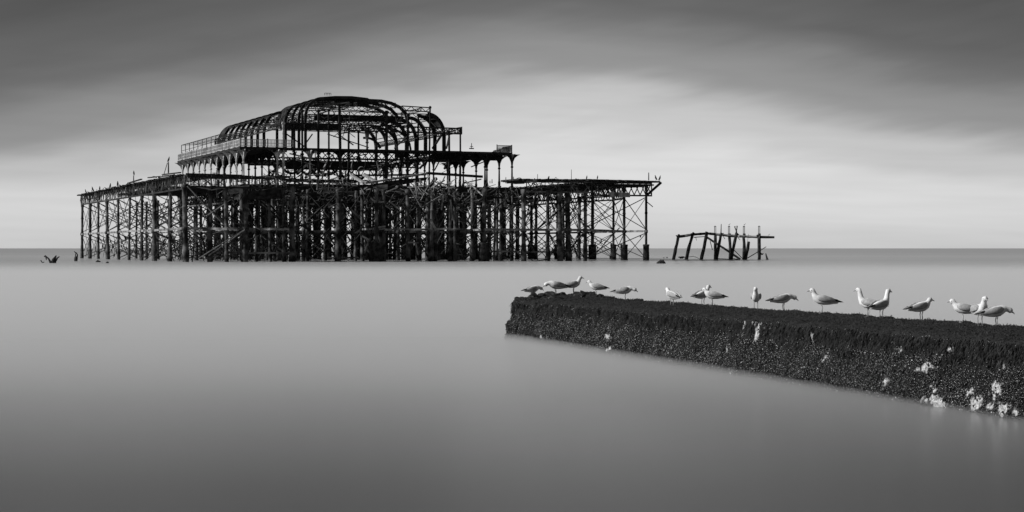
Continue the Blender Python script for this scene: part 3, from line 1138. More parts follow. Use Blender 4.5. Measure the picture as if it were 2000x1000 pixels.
for t in (42.2, 50, 58, 66, 75):
    lat('roof_truss', (SL + 2.6, t, 22.3), (SR - 2.6, t, 22.2), 0.9, 1.2, 0.08, 0.13, drop=0.15)
for t in (37.0, 45.0):
    lat('roof_truss', (26, t, 23.5), (38.5, t, 23.3), 0.7, 1.0, 0.08, 0.13, drop=0.1)
for s in (26.5, 29.5, 33.0, 37.0, 42.5):
    lat('purlin', (s, 37, 22.7 if s > 40 else 23.4), (s, 47, 22.7 if s > 40 else 23.4), 0.5, 0.9, 0.07, 0.1, drop=0.1)
    lat('purlin', (s, 52, 22.4), (s, 79, 22.4), 0.5, 0.9, 0.07, 0.1, drop=0.1)
for s, z in ((20.95, 20.3), (21.9, 21.5), (47.5, 20.3), (46.6, 21.5)):
    b = MB()
    b.bar((s, 41, z), (s, 79.4, z), 0.12, 0.12)
    sub('purlin', b, 'iron')
# solid plate girders
for (s0, s1, t, z0, z1) in ((27.5, 41.5, 42.5, 20.9, 21.8), (20.8, 29.5, 36.0, 18.9, 19.9), (24, 38, 46, 13.6, 15.0), (44.0, 55, 36.5, 15.0, 15.9)):
    sub('plate_girder', MB().box(s0, s1, t, t + 0.25, z0, z1), 'iron')
# tall posts of the hall front, deck to roof
for (px, ytop, t, w, mt) in ((553, 238, 34.0, 0.34, 'paint'), (575, 236, 36, 0.28, 'iron'), (590, 215, 37.5, 0.3, 'iron'), (622, 214, 34.3, 0.34, 'iron'), (642, 212, 35.5, 0.26, 'iron'),
                              (663, 203, 34.3, 0.4, 'iron'), (681, 250, 38, 0.3, 'iron'), (755, 216, 34.5, 0.42, 'iron'), (797, 222, 35, 0.34, 'iron'), (817, 222, 35, 0.26, 'iron'),
                              (840, 207, 34.6, 0.24, 'iron'), (877, 255, 38, 0.3, 'iron'), (899, 252, 34.7, 0.24, 'iron'), (700, 255, 46, 0.28, 'iron'), (735, 255, 50, 0.24, 'iron')):
    p = L(px, ytop, t)
    c = MB()
    tl = dr.gauss(0, 0.12)
    c.bar((p.x + tl, t, ZD), p, w * 0.8, w)
    c.bar((p.x, t, ZB - 0.9), (p.x, t, ZB - 0.6), w * 1.5, w * 1.5)
    c.bar((p.x, t, p.z - 0.35), (p.x, t, p.z - 0.1), w * 1.4, w * 1.4)
    sub('hall_post', c, mt)
p = L(717, 265, 36)
c = MB()
c.lathe([(0.2, ZB), (0.16, ZB + 0.4), (0.14, p.z - 1.2), (0.28, p.z - 1.0), (0.16, p.z - 0.8), (0.3, p.z), (0.42, p.z + 0.9), (0.5, p.z + 1.1)], 8, (p.x, 36))
sub('ornate_post', c, 'iron_mid')
# interior arches and raking struts
for (px0, y0, px1, y1, t0, t1, w) in ((845, 290, 868, 255, 36, 38, 0.26), (872, 290, 878, 262, 40, 42, 0.2), (690, 283, 660, 262, 50, 55, 0.14), (660, 262, 700, 255, 55, 40, 0.14), (733, 286, 890, 255, 60, 40, 0.16),
                                      (560, 262, 600, 290, 40, 46, 0.14), (610, 262, 590, 290, 44, 50, 0.14), (712, 250, 800, 240, 37, 44, 0.2), (640, 262, 720, 288, 40, 52, 0.12), (770, 290, 800, 262, 52, 50, 0.16),
                                      (620, 345, 600, 322, 36, 38, 0.34), (596, 348, 612, 326, 42, 42, 0.3), (600, 322, 580, 340, 44, 46, 0.34), (566, 300, 640, 318, 50, 44, 0.2), (760, 316, 840, 300, 44, 40, 0.24),
                                      (820, 330, 848, 300, 40, 40, 0.18), (868, 330, 880, 300, 40, 41, 0.26), (645, 215, 575, 240, 36, 44, 0.16)):
    sub('raking_strut', MB().bar(L(px0, y0, t0), L(px1, y1, t1), w, w), 'iron')
for (px, py, r, t, a0, a1) in ((570, 318, 1.6, 48, 180, 350), (602, 322, 1.4, 50, 190, 360), (640, 318, 1.8, 46, 180, 330), (690, 330, 2.0, 44, 200, 340), (715, 300, 2.4, 44, 20, 100), (735, 292, 3.4, 48, 0, 95), (760, 296, 3.6, 54, 0, 95)):
    c0 = L(px, py, t)
    pts = [c0 + Vector((math.cos(R(a)) * r, 0, math.sin(R(a)) * r)) for a in np.linspace(a0, a1, 12)]
    c = MB()
    for a, b2 in zip(pts, pts[1:]):
        c.bar(a, b2 + (b2 - a) * 0.08, 0.22, 0.34)
    sub('fallen_rib', c, 'iron')
# roof crown rail, mast
p = Vector((27.0, 34.8, 23.95))
b = MB()
for i in range(5):
    b.bar(p + Vector((i * 0.24, 0, 0)), p + Vector((i * 0.24, 0, 0.34)), 0.05)
b.bar(p + Vector((0, 0, 0.34)), p + Vector((0.96, 0, 0.34)), 0.06)
sub('roof_rail', b, 'iron')
p = L(921, 290, 35)
sub('finial', MB().bar(p, p + Vector((0, 0, 0.8)), 0.08).bar(p + Vector((-0.25, 0, 0.3)), p + Vector((0.25, 0, 0.3)), 0.08).bar(p + Vector((-0.35, 0, 0)), p + Vector((0.35, 0, 0)), 0.2, 0.15), 'iron')

# ------------------------------------------------------------------ detached wreck
WY = 276.0
w0 = at(1405, 507, WY)
wreck = empty('timber_wreck', (w0.x, WY, 0), 0)
tag(wreck, 'detached remnant of leaning pier posts under one long broken beam', 'wreck')


def W(px, py, dy=0.0):
    p = at(px, py, WY + dy)
    return p - Vector((w0.x, WY, 0))


wrnd = random.Random(8)


def rough_post(p, q, r0, r1, n=8):
    pts, rs = [], []
    for i in range(7):
        u = i / 6
        pts.append(Vector(p).lerp(Vector(q), u) + Vector((wrnd.gauss(0, 0.025), wrnd.gauss(0, 0.025), 0)))
        rs.append((r0 + (r1 - r0) * u) * wrnd.uniform(0.88, 1.14))
    return MB().tube(pts, rs, n)


for (xb, yb, xt, yt, dy, r) in ((1314.5, 511, 1325.5, 460, 0, 0.2), (1339, 511, 1352.6, 457, 0.3, 0.2), (1368.5, 511, 1381.3, 453, 0, 0.2), (1397, 511, 1397.2, 455, 3, 0.19),
                               (1399, 511, 1408, 459, -0.4, 0.18), (1426.8, 511, 1424.6, 456, 3, 0.2), (1427, 511, 1438.3, 455, -0.4, 0.2), (1453.2, 511, 1453.2, 456, 3, 0.19),
                               (1455.5, 511, 1462.6, 472, -0.5, 0.19), (1482.8, 511, 1483, 456, 3, 0.2)):
    rough_post(W(xb, yb, dy), W(xt, yt, dy), r * 1.28, r * 1.1).build('post', M['weedpile'], wreck, True)
for px in (1396.8, 1423.9, 1453, 1482.7):       # slotted iron pile heads
    c = MB()
    a, t1 = W(px, 456, 3), W(px, 443, 3)
    hw = 0.1
    for sx in (-1, 1):
        c.bar(a + Vector((sx * hw, 0, -0.2)), t1 + Vector((sx * hw, 0, 0)), 0.07, 0.16)
    for k in range(6):
        a0, a1 = math.pi * k / 6, math.pi * (k + 1) / 6
        c.bar(t1 + Vector((math.cos(a0) * hw, 0, math.sin(a0) * 0.13)), t1 + Vector((math.cos(a1) * hw, 0, math.sin(a1) * 0.13)), 0.16, 0.07)
    c.build('slotted_head', M['iron'], wreck)
MB().tube([W(1408, 460, -0.4), W(1408.7, 437.5, -0.4)], [0.1, 0.05], 6).build('stub', M['iron'], wreck)
c = MB()
j = W(1438.3, 452, -0.4)
c.bar(W(1438.3, 457, -0.4), j, 0.22)
c.bar(j, W(1434.6, 442, -0.4), 0.13)
c.bar(j, W(1440, 441, -0.4), 0.13)
c.bar(W(1434.6, 442.3, -0.4), W(1440, 441.4, -0.4), 0.05)
c.build('forked_stub', M['iron'], wreck)
beam = [(1323, 462.5), (1338, 460.5), (1353, 458), (1381, 456), (1398, 457.5), (1425, 460.5), (1453, 461.8), (1483, 463), (1511, 463.4)]
for (a, b2) in zip(beam, beam[1:]):
    rough_post(W(a[0], a[1], 0.9), W(b2[0] + 0.8, b2[1], 0.9), 0.22, 0.21, 6).build('beam', M['pale' if a[0] < 1480 and wrnd.random() < 0.45 else 'dark_timber'], wreck)
for (x0, y0, x1, y1, w, mt) in ((1377, 461, 1412, 484, 0.3, 'pale'), (1411, 483, 1446, 506.5, 0.3, 'pale'), (1432.5, 487, 1451.5, 506.5, 0.1, 'iron'), (1455, 507, 1481, 491.5, 0.12, 'iron'), (1484, 490, 1496.5, 481.8, 0.1, 'iron'),
                                (1387, 471, 1391.5, 488, 0.1, 'iron'), (1355, 463.5, 1377, 462, 0.14, 'pale'), (1400, 505.2, 1424, 506.3, 0.12, 'iron'), (1341, 502.5, 1352, 501, 0.07, 'iron'), (1352, 501, 1358, 501.6, 0.07, 'iron'),
                                (1358, 501.6, 1366, 505.6, 0.07, 'iron'), (1428, 505, 1446, 507, 0.14, 'iron'), (1413, 462, 1416, 467, 0.08, 'iron'), (1440, 462, 1445.5, 469, 0.08, 'iron'), (1462, 457, 1460, 472, 0.04, 'iron'),
                                (1359, 464, 1360.5, 470, 0.06, 'iron')):
    MB().bar(W(x0, y0, 0.2), W(x1, y1, 0.2), w, w).build('brace', M[mt], wreck)
for (px, py, sx, sz) in ((1324.5, 460, 0.35, 0.2), (1353, 456, 0.3, 0.22), (1381, 454.5, 0.32, 0.26), (1410, 457, 0.3, 0.2), (1440, 458.5, 0.3, 0.18), (1480, 461, 0.2, 0.26), (1488, 496, 0.3, 0.18), (1331, 503, 0.55, 0.2), (1326, 462.5, 0.4, 0.2)):
    c = MB()
    o = W(px, py, 0.4)
    for k in range(7):
        d = Vector((wrnd.gauss(0, 1), wrnd.gauss(0, 0.5), abs(wrnd.gauss(0, 0.7)))).normalized()
        c.bar(o - Vector((d.x * sx * 0.5, 0, sz * 0.5)), o + Vector((d.x * sx, d.y * 0.2, d.z * sz)), 0.16, 0.12)
    c.build('broken_bracket', M['dark_timber'], wreck)
rough_post(W(1495.5, 495, 0), W(1499, 509, 0), 0.07, 0.22).build('stub', M['weedpile'], wreck)


# ------------------------------------------------------------------ wreckage and rocks standing in the water
def shard(name, px, py, label, cat, bars, m='weedpile', blob=None):
    Y = CAM_H * F / (py - 485)
    o = at(px, py, Y)
    root = empty(name, (o.x, o.y, 0))
    tag(root, label, cat)
    for nm, pts, r in bars:
        P = [at(x, y, Y) - Vector((o.x, o.y, 0)) for x, y in pts]
        P[0].z = min(P[0].z, -0.1) if abs(P[0].z) < 0.15 else P[0].z
        rr = r if isinstance(r, (list, tuple)) else [r] * len(P)
        MB().tube([p + Vector((0, wrnd.gauss(0, 0.05), 0)) for p in P], [x * wrnd.uniform(0.9, 1.15) for x in rr], 6).build(nm, M[m], root)
    return root


shard('twisted_wreckage', 101, 514, 'dark forked wreckage rising from the water off the farthest piles of the pier', 'wreckage',
      [('prong', [(101, 514), (95, 505), (88, 499)], [0.16, 0.1, 0.07]), ('plate', [(103, 514), (105, 507), (110, 499)], [0.26, 0.2, 0.06]), ('prong', [(105, 513), (112, 504), (116, 501)], [0.12, 0.08, 0.06]),
       ('base', [(95.5, 514), (102, 511.5), (110, 514)], [0.08, 0.2, 0.08]), ('barb', [(90, 502), (90.5, 508)], [0.08, 0.04]), ('barb', [(86, 501), (90, 500)], [0.07, 0.12])])
shard('bent_rod', 83, 513.6, 'thin bent rod poking out of the water beside forked wreckage', 'wreckage', [('rod', [(79.5, 508), (82.5, 513.2), (86.5, 511.6)], 0.06)], 'iron')
shard('broken_pile', 148, 510, 'short broken pile with a bent iron loop on top', 'pile stump',
      [('stump', [(148, 511), (148.4, 504), (148.8, 501)], [0.22, 0.22, 0.16]), ('loop', [(147.4, 502), (147.8, 496), (149.6, 494.8), (151.6, 497.5), (151, 503)], 0.07), ('hook', [(150, 495), (147, 493), (144.8, 491)], [0.1, 0.08, 0.05])])
shard('low_debris', 191, 512, 'flat dark lump of debris awash beside the farthest piles', 'debris', [('lump', [(185.5, 511.6), (191, 510.8), (196.5, 511.6)], [0.08, 0.2, 0.08]), ('spike', [(191, 511), (191.5, 507.5)], [0.07, 0.03])])
shard('small_debris', 209, 514, 'small pointed debris scrap awash near the flat lump', 'debris', [('lump', [(205.5, 513.8), (209.5, 513), (212, 512)], [0.07, 0.15, 0.07]), ('spike', [(199, 511.5), (199.6, 513.4)], [0.05, 0.05])])
shard('floating_scrap', 1300, 504, 'small dark scraps on the water between pier and detached remnant', 'debris', [('scrap', [(1294, 503), (1297.5, 503.4)], 0.1), ('scrap', [(1299, 505), (1300, 503.6)], 0.06), ('scrap', [(1302.5, 502), (1303, 505)], 0.1)])


def blob(name, r, seed, m, squash=(1, 1, 0.7), sub_=3, amp=0.35, freq=1.4):
    import bmesh
    bm = bmesh.new()
    bmesh.ops.create_icosphere(bm, subdivisions=sub_, radius=1.0)
    off = Vector((seed * 3.7, seed * 1.3, seed * 7.1))
    for v in bm.verts:
        d = 1 + amp * noise.fractal(v.co * freq + off, 1.0, 2.0, 4)
        v.co = Vector((v.co.x * squash[0], v.co.y * squash[1], v.co.z * squash[2])) * d * r
    me = bpy.data.meshes.new(name)
    bm.to_mesh(me)
    bm.free()
    me.materials.append(m)
    return me


o = link('rock', blob('rock', 0.42, 3, M['weedpile'], (1.0, 0.8, 0.85), 3, 0.5))
o.location = at(1292, 515, 205)
o.location.z = 0.05
tag(o, 'lone dark pointed rock breaking the water near the detached remnant', 'rock')

# ------------------------------------------------------------------ groyne
G0 = Vector((0.0, 34.6))
ga = Vector((0.300, -0.954))
gn = Vector((0.954, 0.300))
GR = math.atan2(ga.y, ga.x)
groyne = empty('sea_groyne', (G0.x, G0.y, 0), 0)
tag(groyne, 'low concrete groyne crusted with dark mussels and weed running out from shore', 'groyne')
GW, GL = 1.75, 30.0


def gtop(a):
    return 0.765 + 0.0015 * min(a, 18)


def fbm(p, f, oct_=4, off=0.0):
    return noise.fractal(Vector((p[0] * f + off, p[1] * f + off * 0.7, p[2] * f - off)), 0.9, 2.1, oct_)


def gpos(a, n, z):
    """surface point of the groyne: a along, n across, z up, roughened by one continuous field"""
    e = math.exp(-max(a, 0) / 1.1)
    e2 = math.exp(-max(a, 0) / 0.5)
    zz = z
    if z > 0.3:
        k = (z - 0.3) / 0.46
        lump = 0.5 + 0.5 * noise.noise(Vector((a * 1.7, n * 1.9, 3.3)))
        zz += k * (0.09 * e * (0.2 + 1.2 * lump) * (0.35 + 0.65 * math.sin(math.pi * min(max(n / GW, 0), 1)) ** 0.7))
        zz -= k * 0.15 * e2 * max(0.15, 1 - n / 0.6)
    p = (a, n, zz)
    amp = 0.034 + 0.07 * e
    if z > 0.6 and 0.25 < n < GW - 0.1 and a > 2.5:
        amp *= 0.55
    d0 = fbm(p, 1.1, 3, 4.0) * amp * 1.4
    d1 = fbm(p, 4.0, 3, 9.0) * amp * 1.0
    d2 = fbm(p, 13.0, 2, 2.0) * amp * 0.55
    u = d0 + d1 + d2
    v = (fbm(p, 2.2, 3, 17.0) + fbm(p, 9.0, 2, 27.0) * 0.4) * amp * 1.1
    bat = 0.10 * (1 - z / 0.66) if z < 0.66 else 0
    nn = n - u * (1.0 if n < 1.25 else -1.0) - (bat if n < 0.6 else 0)
    aa = a - v * (1.0 if a < 0.4 else 0.35) - 0.16 * e2 * (1 - z / 0.66 if z < 0.66 else 0)
    # rounded front arris
    if n < 0.18 and z > 0.5:
        zz -= 0.0 if n > 0.18 else (0.18 - n) ** 2 * 1.6
    zz += v * 0.8
    X = G0.x + ga.x * aa + gn.x * nn
    Y = G0.y + ga.y * aa + gn.y * nn
    return (X - G0.x, Y - G0.y, zz)


BARE = [  # bearing, elevation of bare pale patches on the seaward face, and their size in metres
    (1197, 655, 0.11, 0.06), (1191, 638, 0.03, 0.06), (1482, 628, 0.12, 0.045), (1479, 640, 0.06, 0.09), (1455, 627, 0.03, 0.04), (1456, 647, 0.02, 0.03), (1618, 696, 0.09, 0.06), (1660, 673, 0.05, 0.045), (1588, 648, 0.03, 0.05),
    (1620, 640, 0.03, 0.02), (1823, 718, 0.10, 0.05), (1838, 778, 0.10, 0.09), (1918, 784, 0.12, 0.08), (1955, 768, 0.08, 0.12), (1965, 792, 0.15, 0.07), (1854, 670, 0.03, 0.025), (1747, 656, 0.03, 0.035), (1760, 673, 0.03, 0.03),
    (1967, 708, 0.03, 0.04), (1426, 680, 0.06, 0.05), (1068, 657, 0.03, 0.03), (1200, 680, 0.07, 0.05), (1907, 763, 0.03, 0.04), (1995, 703, 0.04, 0.05), (1744, 745, 0.05, 0.05)]


def face_hit(px, py):
    k = (px - 1000) / F
    # intersect bearing with the front face plane
    a = (k * G0.y - G0.x) / (ga.x - k * ga.y)
    Y = G0.y + ga.y * a
    return a, CAM_H + (485 - py) / F * Y


bare = [face_hit(px, py) + (wd, ht) for px, py, wd, ht in BARE]


def bareness(a, z):
    m = 0.0
    for (ba, bz, wd, ht) in bare:
        da, dz = (a - ba) / (wd * 1.5), (z - bz) / ht
        if abs(da) < 2 and abs(dz) < 2:
            w = 1.25 - math.hypot(da, dz) + 1.5 * noise.fractal(Vector((a * 8, z * 13, ba)), 0.7, 2.0, 5)
            m = max(m, w)
    return min(1.0, max(0.0, (m - 0.42) * 5))


def groyne_mesh():
    vs, fs, cols = [], [], []

    def grid_patch(us, ws, fn, flip=False, bfn=None):
        o = len(vs)
        for u in us:
            for w in ws:
                p = fn(u, w)
                vs.append(gpos(*p))
                cols.append(bfn(u, w) if bfn else 0.0)
        nw = len(ws)
        for i in range(len(us) - 1):
            for j in range(nw - 1):
                q = (o + i * nw + j, o + (i + 1) * nw + j, o + (i + 1) * nw + j + 1, o + i * nw + j + 1)
                fs.append(tuple(reversed(q)) if flip else q)

    a_s = list(np.arange(0, 19.0, 0.028)) + list(np.arange(19.0, GL, 0.25)) + [GL]
    z_s = [-0.6, -0.3] + list(np.linspace(-0.1, 0.66, 30))
    n_s = list(np.linspace(0, 0.4, 12)) + list(np.linspace(0.45, GW, 30))
    n_e = list(np.linspace(0, GW, 70))
    grid_patch(a_s, z_s, lambda u, w: (u, 0.0, w * (gtop(u) / 0.66) if w > 0 else w), False, lambda u, w: bareness(u, w * (gtop(u) / 0.66)) if u < 19 else 0)
    grid_patch(a_s, n_s, lambda u, w: (u, w, gtop(u)), False)
    grid_patch(a_s, [0.66, 0.4, 0.1, -0.6], lambda u, w: (u, GW, w * (gtop(u) / 0.66) if w > 0 else w), False)
    grid_patch(n_e, z_s, lambda u, w: (0.0, u, w * (gtop(0) / 0.66) if w > 0 else w), True)
    me = bpy.data.meshes.new('groyne_body')
    me.from_pydata(vs, [], fs)
    at_ = me.color_attributes.new('bare', 'FLOAT_COLOR', 'POINT')
    at_.data.foreach_set('color', np.repeat(np.array(cols, dtype=np.float32), 4))
    me.polygons.foreach_set('use_smooth', [True] * len(me.polygons))
    m = mat('weed_crusted_concrete', 0.005, 0.025, 9.0, 0.7, 1.0, 55.0, 0.35, 0.7, 0.3)
    n, l = m.node_tree.nodes, m.node_tree.links
    bs = n['Principled BSDF']
    src = bs.inputs['Base Color'].links[0].from_socket
    ca = n.new('ShaderNodeVertexColor')
    ca.layer_name = 'bare'
    mx = n.new('ShaderNodeMix')
    mx.data_type = 'RGBA'
    l.new(ca.outputs[0], mx.inputs[0])
    l.new(src, mx.inputs[6])
    nz = n.new('ShaderNodeTexNoise')
    nz.inputs['Scale'].default_value = 30
    g = n.new('ShaderNodeNewGeometry')
    l.new(g.outputs['Position'], nz.inputs['Vector'])
    rp = n.new('ShaderNodeValToRGB')
    rp.color_ramp.elements[0].color = (0.22, 0.22, 0.22, 1)
    rp.color_ramp.elements[1].color = (0.66, 0.66, 0.66, 1)
    rp.color_ramp.elements[0].position, rp.color_ramp.elements[1].position = 0.35, 0.6
    l.new(nz.outputs[0], rp.inputs[0])
    l.new(rp.outputs[0], mx.inputs[7])
    l.new(mx.outputs[2], bs.inputs['Base Color'])
    me.materials.append(m)
    return link('groyne_body', me, groyne)


groyne_mesh()


def scatter(name, pts, nrm, size, asp, m, seed, up_bias=0.0):
    """many small eight-sided shells set on a surface, joined"""
    rg = np.random.default_rng(seed)
    n = len(pts)
    base = np.array([(1, 0, 0), (-1, 0, 0), (0, 1, 0), (0, -1, 0), (0, 0, 1), (0, 0, -1)], float)
    tri = np.array([(0, 2, 4), (2, 1, 4), (1, 3, 4), (3, 0, 4), (2, 0, 5), (1, 2, 5), (3, 1, 5), (0, 3, 5)])
    d = rg.normal(size=(n, 3))
    d[:, 2] += np.where(rg.random(n) < 0.7, up_bias, 0)
    d += nrm * 0.5
    d /= np.linalg.norm(d, axis=1)[:, None]
    r = rg.normal(size=(n, 3))
    e1 = np.cross(d, r)
    e1 /= np.linalg.norm(e1, axis=1)[:, None]
    e2 = np.cross(d, e1)
    s = size[0] + (size[1] - size[0]) * rg.random(n) ** 1.6
    V = (pts[:, None, :] + s[:, None, None] * (base[None, :, 0:1] * e1[:, None, :] * asp[0] + base[None, :, 1:2] * e2[:, None, :] * asp[1] + base[None, :, 2:3] * d[:, None, :]))
    Fc = (tri[None] + (np.arange(n) * 6)[:, None, None]).reshape(-1, 3)
    me = bpy.data.meshes.new(name)
    me.vertices.add(n * 6)
    me.vertices.foreach_set('co', V.reshape(-1).astype(np.float32))
    me.loops.add(len(Fc) * 3)
    me.loops.foreach_set('vertex_index', Fc.reshape(-1).astype(np.int32))
    me.polygons.add(len(Fc))
    me.polygons.foreach_set('loop_start', np.arange(len(Fc), dtype=np.int32) * 3)
    me.polygons.foreach_set('loop_total', np.full(len(Fc), 3, dtype=np.int32))
    me.update(calc_edges=True)
    me.materials.append(m)
    return tag(link(name, me, groyne), kind='stuff')


grn = random.Random(77)
face_pts, pale_pts, weed_pts, end_pts, turf_pts = [], [], [], [], []
for _ in range(62000):
    a = grn.random() ** 0.9 * 18.8
    z = grn.uniform(-0.06, gtop(a))
    if bareness(a, z) > 0.3 and grn.random() < 0.93:
        continue
    h = z / gtop(a)
    cl = noise.fractal(Vector((a * 1.3, z * 2.5, 5.0)), 0.8, 2.0, 4)
    if h > 0.66 + 0.35 * cl and grn.random() < 0.85:
        continue
    p = gpos(a, 0.0, z)
    if grn.random() < (0.055 + 0.3 * max(cl, 0)) * (1.3 if h < 0.35 else 0.8):
        pale_pts.append(p)
    else:
        face_pts.append(p)
for _ in range(9000):
    n = grn.uniform(0, GW)
    z = grn.uniform(-0.05, 0.78)
    p = gpos(0.0, n, z)
    (end_pts if grn.random() > 0.12 else pale_pts).append(p)
fn = np.array([[-gn.x, -gn.y, 0.0]])
M['mussel'] = mat('mussel_shell', 0.004, 0.018, 26.0, 0.25, spec=0.45)
M['barnacle'] = mat('pale_shell', 0.10, 0.6, 30.0, 0.6)
M['weed'] = mat('dark_seaweed', 0.005, 0.026, 12.0, 0.5, spec=0.3)
scatter('mussel_crust', np.array(face_pts), fn, (0.008, 0.034), (0.5, 0.55), M['mussel'], 1, 0.3)
scatter('mussel_crust', np.array(end_pts), np.array([[-ga.x, -ga.y, 0.0]]), (0.008, 0.024), (0.5, 0.55), M['mussel'], 2, 0.3)
scatter('barnacle_crust', np.array(pale_pts), fn, (0.004, 0.017), (0.5, 0.7), M['barnacle'], 3)


def strands(name, n, seed, afn, zfn, lr, wr, m, top=False):
    rr = random.Random(seed)
    b = MB()
    for _ in range(n):
        a = afn(rr)
        if top:
            w = rr.random() ** 1.3 * GW
            p = Vector(gpos(a, w, gtop(a)))
            d = Vector((rr.gauss(0, 0.5), rr.gauss(0, 0.5), rr.uniform(0.3, 1.0))).normalized() * rr.uniform(*lr)
            out = Vector((0, 0, 0.004))
        else:
            z = zfn(rr, a)
            if bareness(a, z) > 0.3:
                continue
            p = Vector(gpos(a, 0.0, z))
            out = Vector((-gn.x, -gn.y, 0)) * rr.uniform(0.008, 0.03)
            d = Vector((rr.gauss(0, 0.25), rr.gauss(0, 0.25), -1)).normalized() * rr.uniform(*lr)
        w_ = rr.uniform(*wr)
        sd_ = Vector((ga.x, ga.y, rr.gauss(0, 0.2))).normalized() * w_
        k = Vector((rr.gauss(0, 0.01), rr.gauss(0, 0.01), 0))
        p1, p2 = p + out + d * 0.55 + k, p + out * 0.8 + d
        b.add([p - sd_, p + sd_, p1 + sd_ * 0.9, p1 - sd_ * 0.9, p2], [(0, 1, 2, 3), (3, 2, 4)])
    return tag(b.build(name, m, groyne), kind='stuff')


strands('weed_fringe', 15000, 1, lambda r: r.random() ** 0.9 * 18.8, lambda r, a: gtop(a) * (1.0 - abs(r.gauss(0, 0.11 + 0.25 * max(0.0, noise.noise(Vector((a * 1.1, 2.0, 0.0))))))), (0.03, 0.1), (0.003, 0.009), M['weed'])
strands('weed_tufts', 5000, 2, lambda r: r.random() * 18.8, lambda r, a: gtop(a) * r.uniform(0.1, 0.8), (0.02, 0.07), (0.003, 0.008), M['weed'])
strands('algae_turf', 16000, 3, lambda r: r.random() * 18.8, None, (0.008, 0.03), (0.004, 0.012), M['weed'], True)
# boulders of the broken head
brn = random.Random(4)
BM = [blob('boulder', 1.0, k + 5, M['weed'], (1.2, 0.9, 0.5), 3, 0.75, 1.1) for k in range(4)]
for i in range(26):
    n = 0.1 + 1.6 * (i + brn.random()) / 26
    a = abs(brn.gauss(0.1, 0.35)) if i % 3 else brn.uniform(0.3, 1.6)
    p = gpos(a, n, gtop(0))
    o = link('boulder', BM[i % 4], groyne)
    r = brn.uniform(0.05, 0.17)
    o.location = (p[0], p[1], p[2] - r * 0.12)
    o.rotation_euler = (brn.uniform(-0.4, 0.4), brn.uniform(-0.4, 0.4), brn.uniform(0, 6))
    o.scale = (r * 1.3, r, r)


# ------------------------------------------------------------------ gulls
def gull_parts(pose):
    """local frame: beak towards +X, feet at z = 0, standing height about 0.42 m"""
    up = {'alert': 0.10, 'rest': 0.03, 'hunched': -0.01, 'stoop': -0.10}[pose]
    b = MB()
    spine = [(-0.27, 0.175), (-0.2, 0.19), (-0.13, 0.205), (-0.05, 0.22), (0.03, 0.235), (0.09, 0.262), (0.12, 0.30 + up * 0.35), (0.135, 0.33 + up * 0.8), (0.15, 0.352 + up), (0.178, 0.356 + up), (0.2, 0.35 + up)]
    rad = [0.012, 0.035, 0.062, 0.08, 0.083, 0.068, 0.047, 0.038, 0.043, 0.04, 0.018]
    if pose == 'stoop':
        spine[6:] = [(0.135, 0.27), (0.17, 0.262), (0.2, 0.25), (0.225, 0.235), (0.242, 0.222)]
    b.tube([(x, 0, z) for x, z in spine], rad, 12, True, [1.3, 1.15, 1.0, 0.95, 0.95, 0.95, 0.95, 0.95, 0.92, 0.9, 0.9])
    body = b.mesh('body', M['bird_white'], True)
    wings = []
    for sy in (-1, 1):
        w = MB()
        P = [(0.09, 0.055, 0.262), (0.04, 0.078, 0.262), (-0.05, 0.083, 0.248), (-0.14, 0.068, 0.23), (-0.23, 0.035, 0.21), (-0.33, 0.012, 0.19)]
        w.tube([(x, y * sy, z) for x, y, z in P], [0.02, 0.05, 0.056, 0.046, 0.026, 0.006], 8, True, [0.4, 0.34, 0.32, 0.34, 0.45, 0.6])
        wings.append(w.mesh('wing', M['bird_grey'], True))
    tips = []
    for sy in (-1, 1):
        w = MB()
        for q, (x1, z1, y1) in enumerate(((-0.36, 0.186, 0.008), (-0.345, 0.196, 0.012), (-0.32, 0.204, 0.018), (-0.29, 0.21, 0.026))):
            w.tube([(-0.16 + q * 0.012, 0.06 * sy, 0.232 + q * 0.004), (-0.25, (0.04 + q * 0.003) * sy, 0.214 + q * 0.004), (x1, y1 * sy, z1)], [0.012, 0.012, 0.002], 5, True, [0.4, 0.4, 0.5])
        tips.append(w.mesh('wing_tip', M['bird_dark'], True))
    legs = []
    for sy in (-1, 1):
        l_ = MB()
        y = 0.032 * sy
        l_.tube([(0.0, y, 0.19), (0.006, y, 0.16), (-0.012, y, 0.1), (0.0, y, 0.012)], [0.012, 0.008, 0.0075, 0.007], 6)
        for dy in (-0.02, 0.0, 0.02):
            l_.bar((0.0, y, 0.008), (0.05, y + dy, 0.005), 0.009, 0.007)
        legs.append(l_.mesh('leg', M['bird_leg'], True))
    hx, hz = spine[-1]
    k = Vector((hx, 0, hz)) - Vector((spine[-2][0], 0, spine[-2][1]))
    k.normalize()
    bk = MB().tube([Vector((hx - 0.006, 0, hz)), Vector((hx, 0, hz)) + k * 0.03, Vector((hx, 0, hz)) + k * 0.05 + Vector((0, 0, -0.008))], [0.013, 0.009, 0.003], 6).mesh('beak', M['beak'], True)
    ex = Vector((spine[-3][0], 0, spine[-3][1])).lerp(Vector((hx, 0, hz)), 0.55)
    ey = MB()
    for sy in (-1, 1):
        ey.lathe([(0.002, -0.005), (0.0055, -0.002), (0.0055, 0.002), (0.002, 0.005)], 6)
        for i in range(len(ey.v) - 24, len(ey.v)):
            v = ey.v[i]
            ey.v[i] = (ex.x + v[0], ex.y + v[1] + sy * 0.037, ex.z + 0.008 + v[2])
    eyes = ey.mesh('eyes', M['bird_dark'], True)
    return [('body', body)] + [('wing', w) for w in wings] + [('wing_tip', w) for w in tips] + [('leg', l_) for l_ in legs] + [('beak', bk), ('eyes', eyes)]


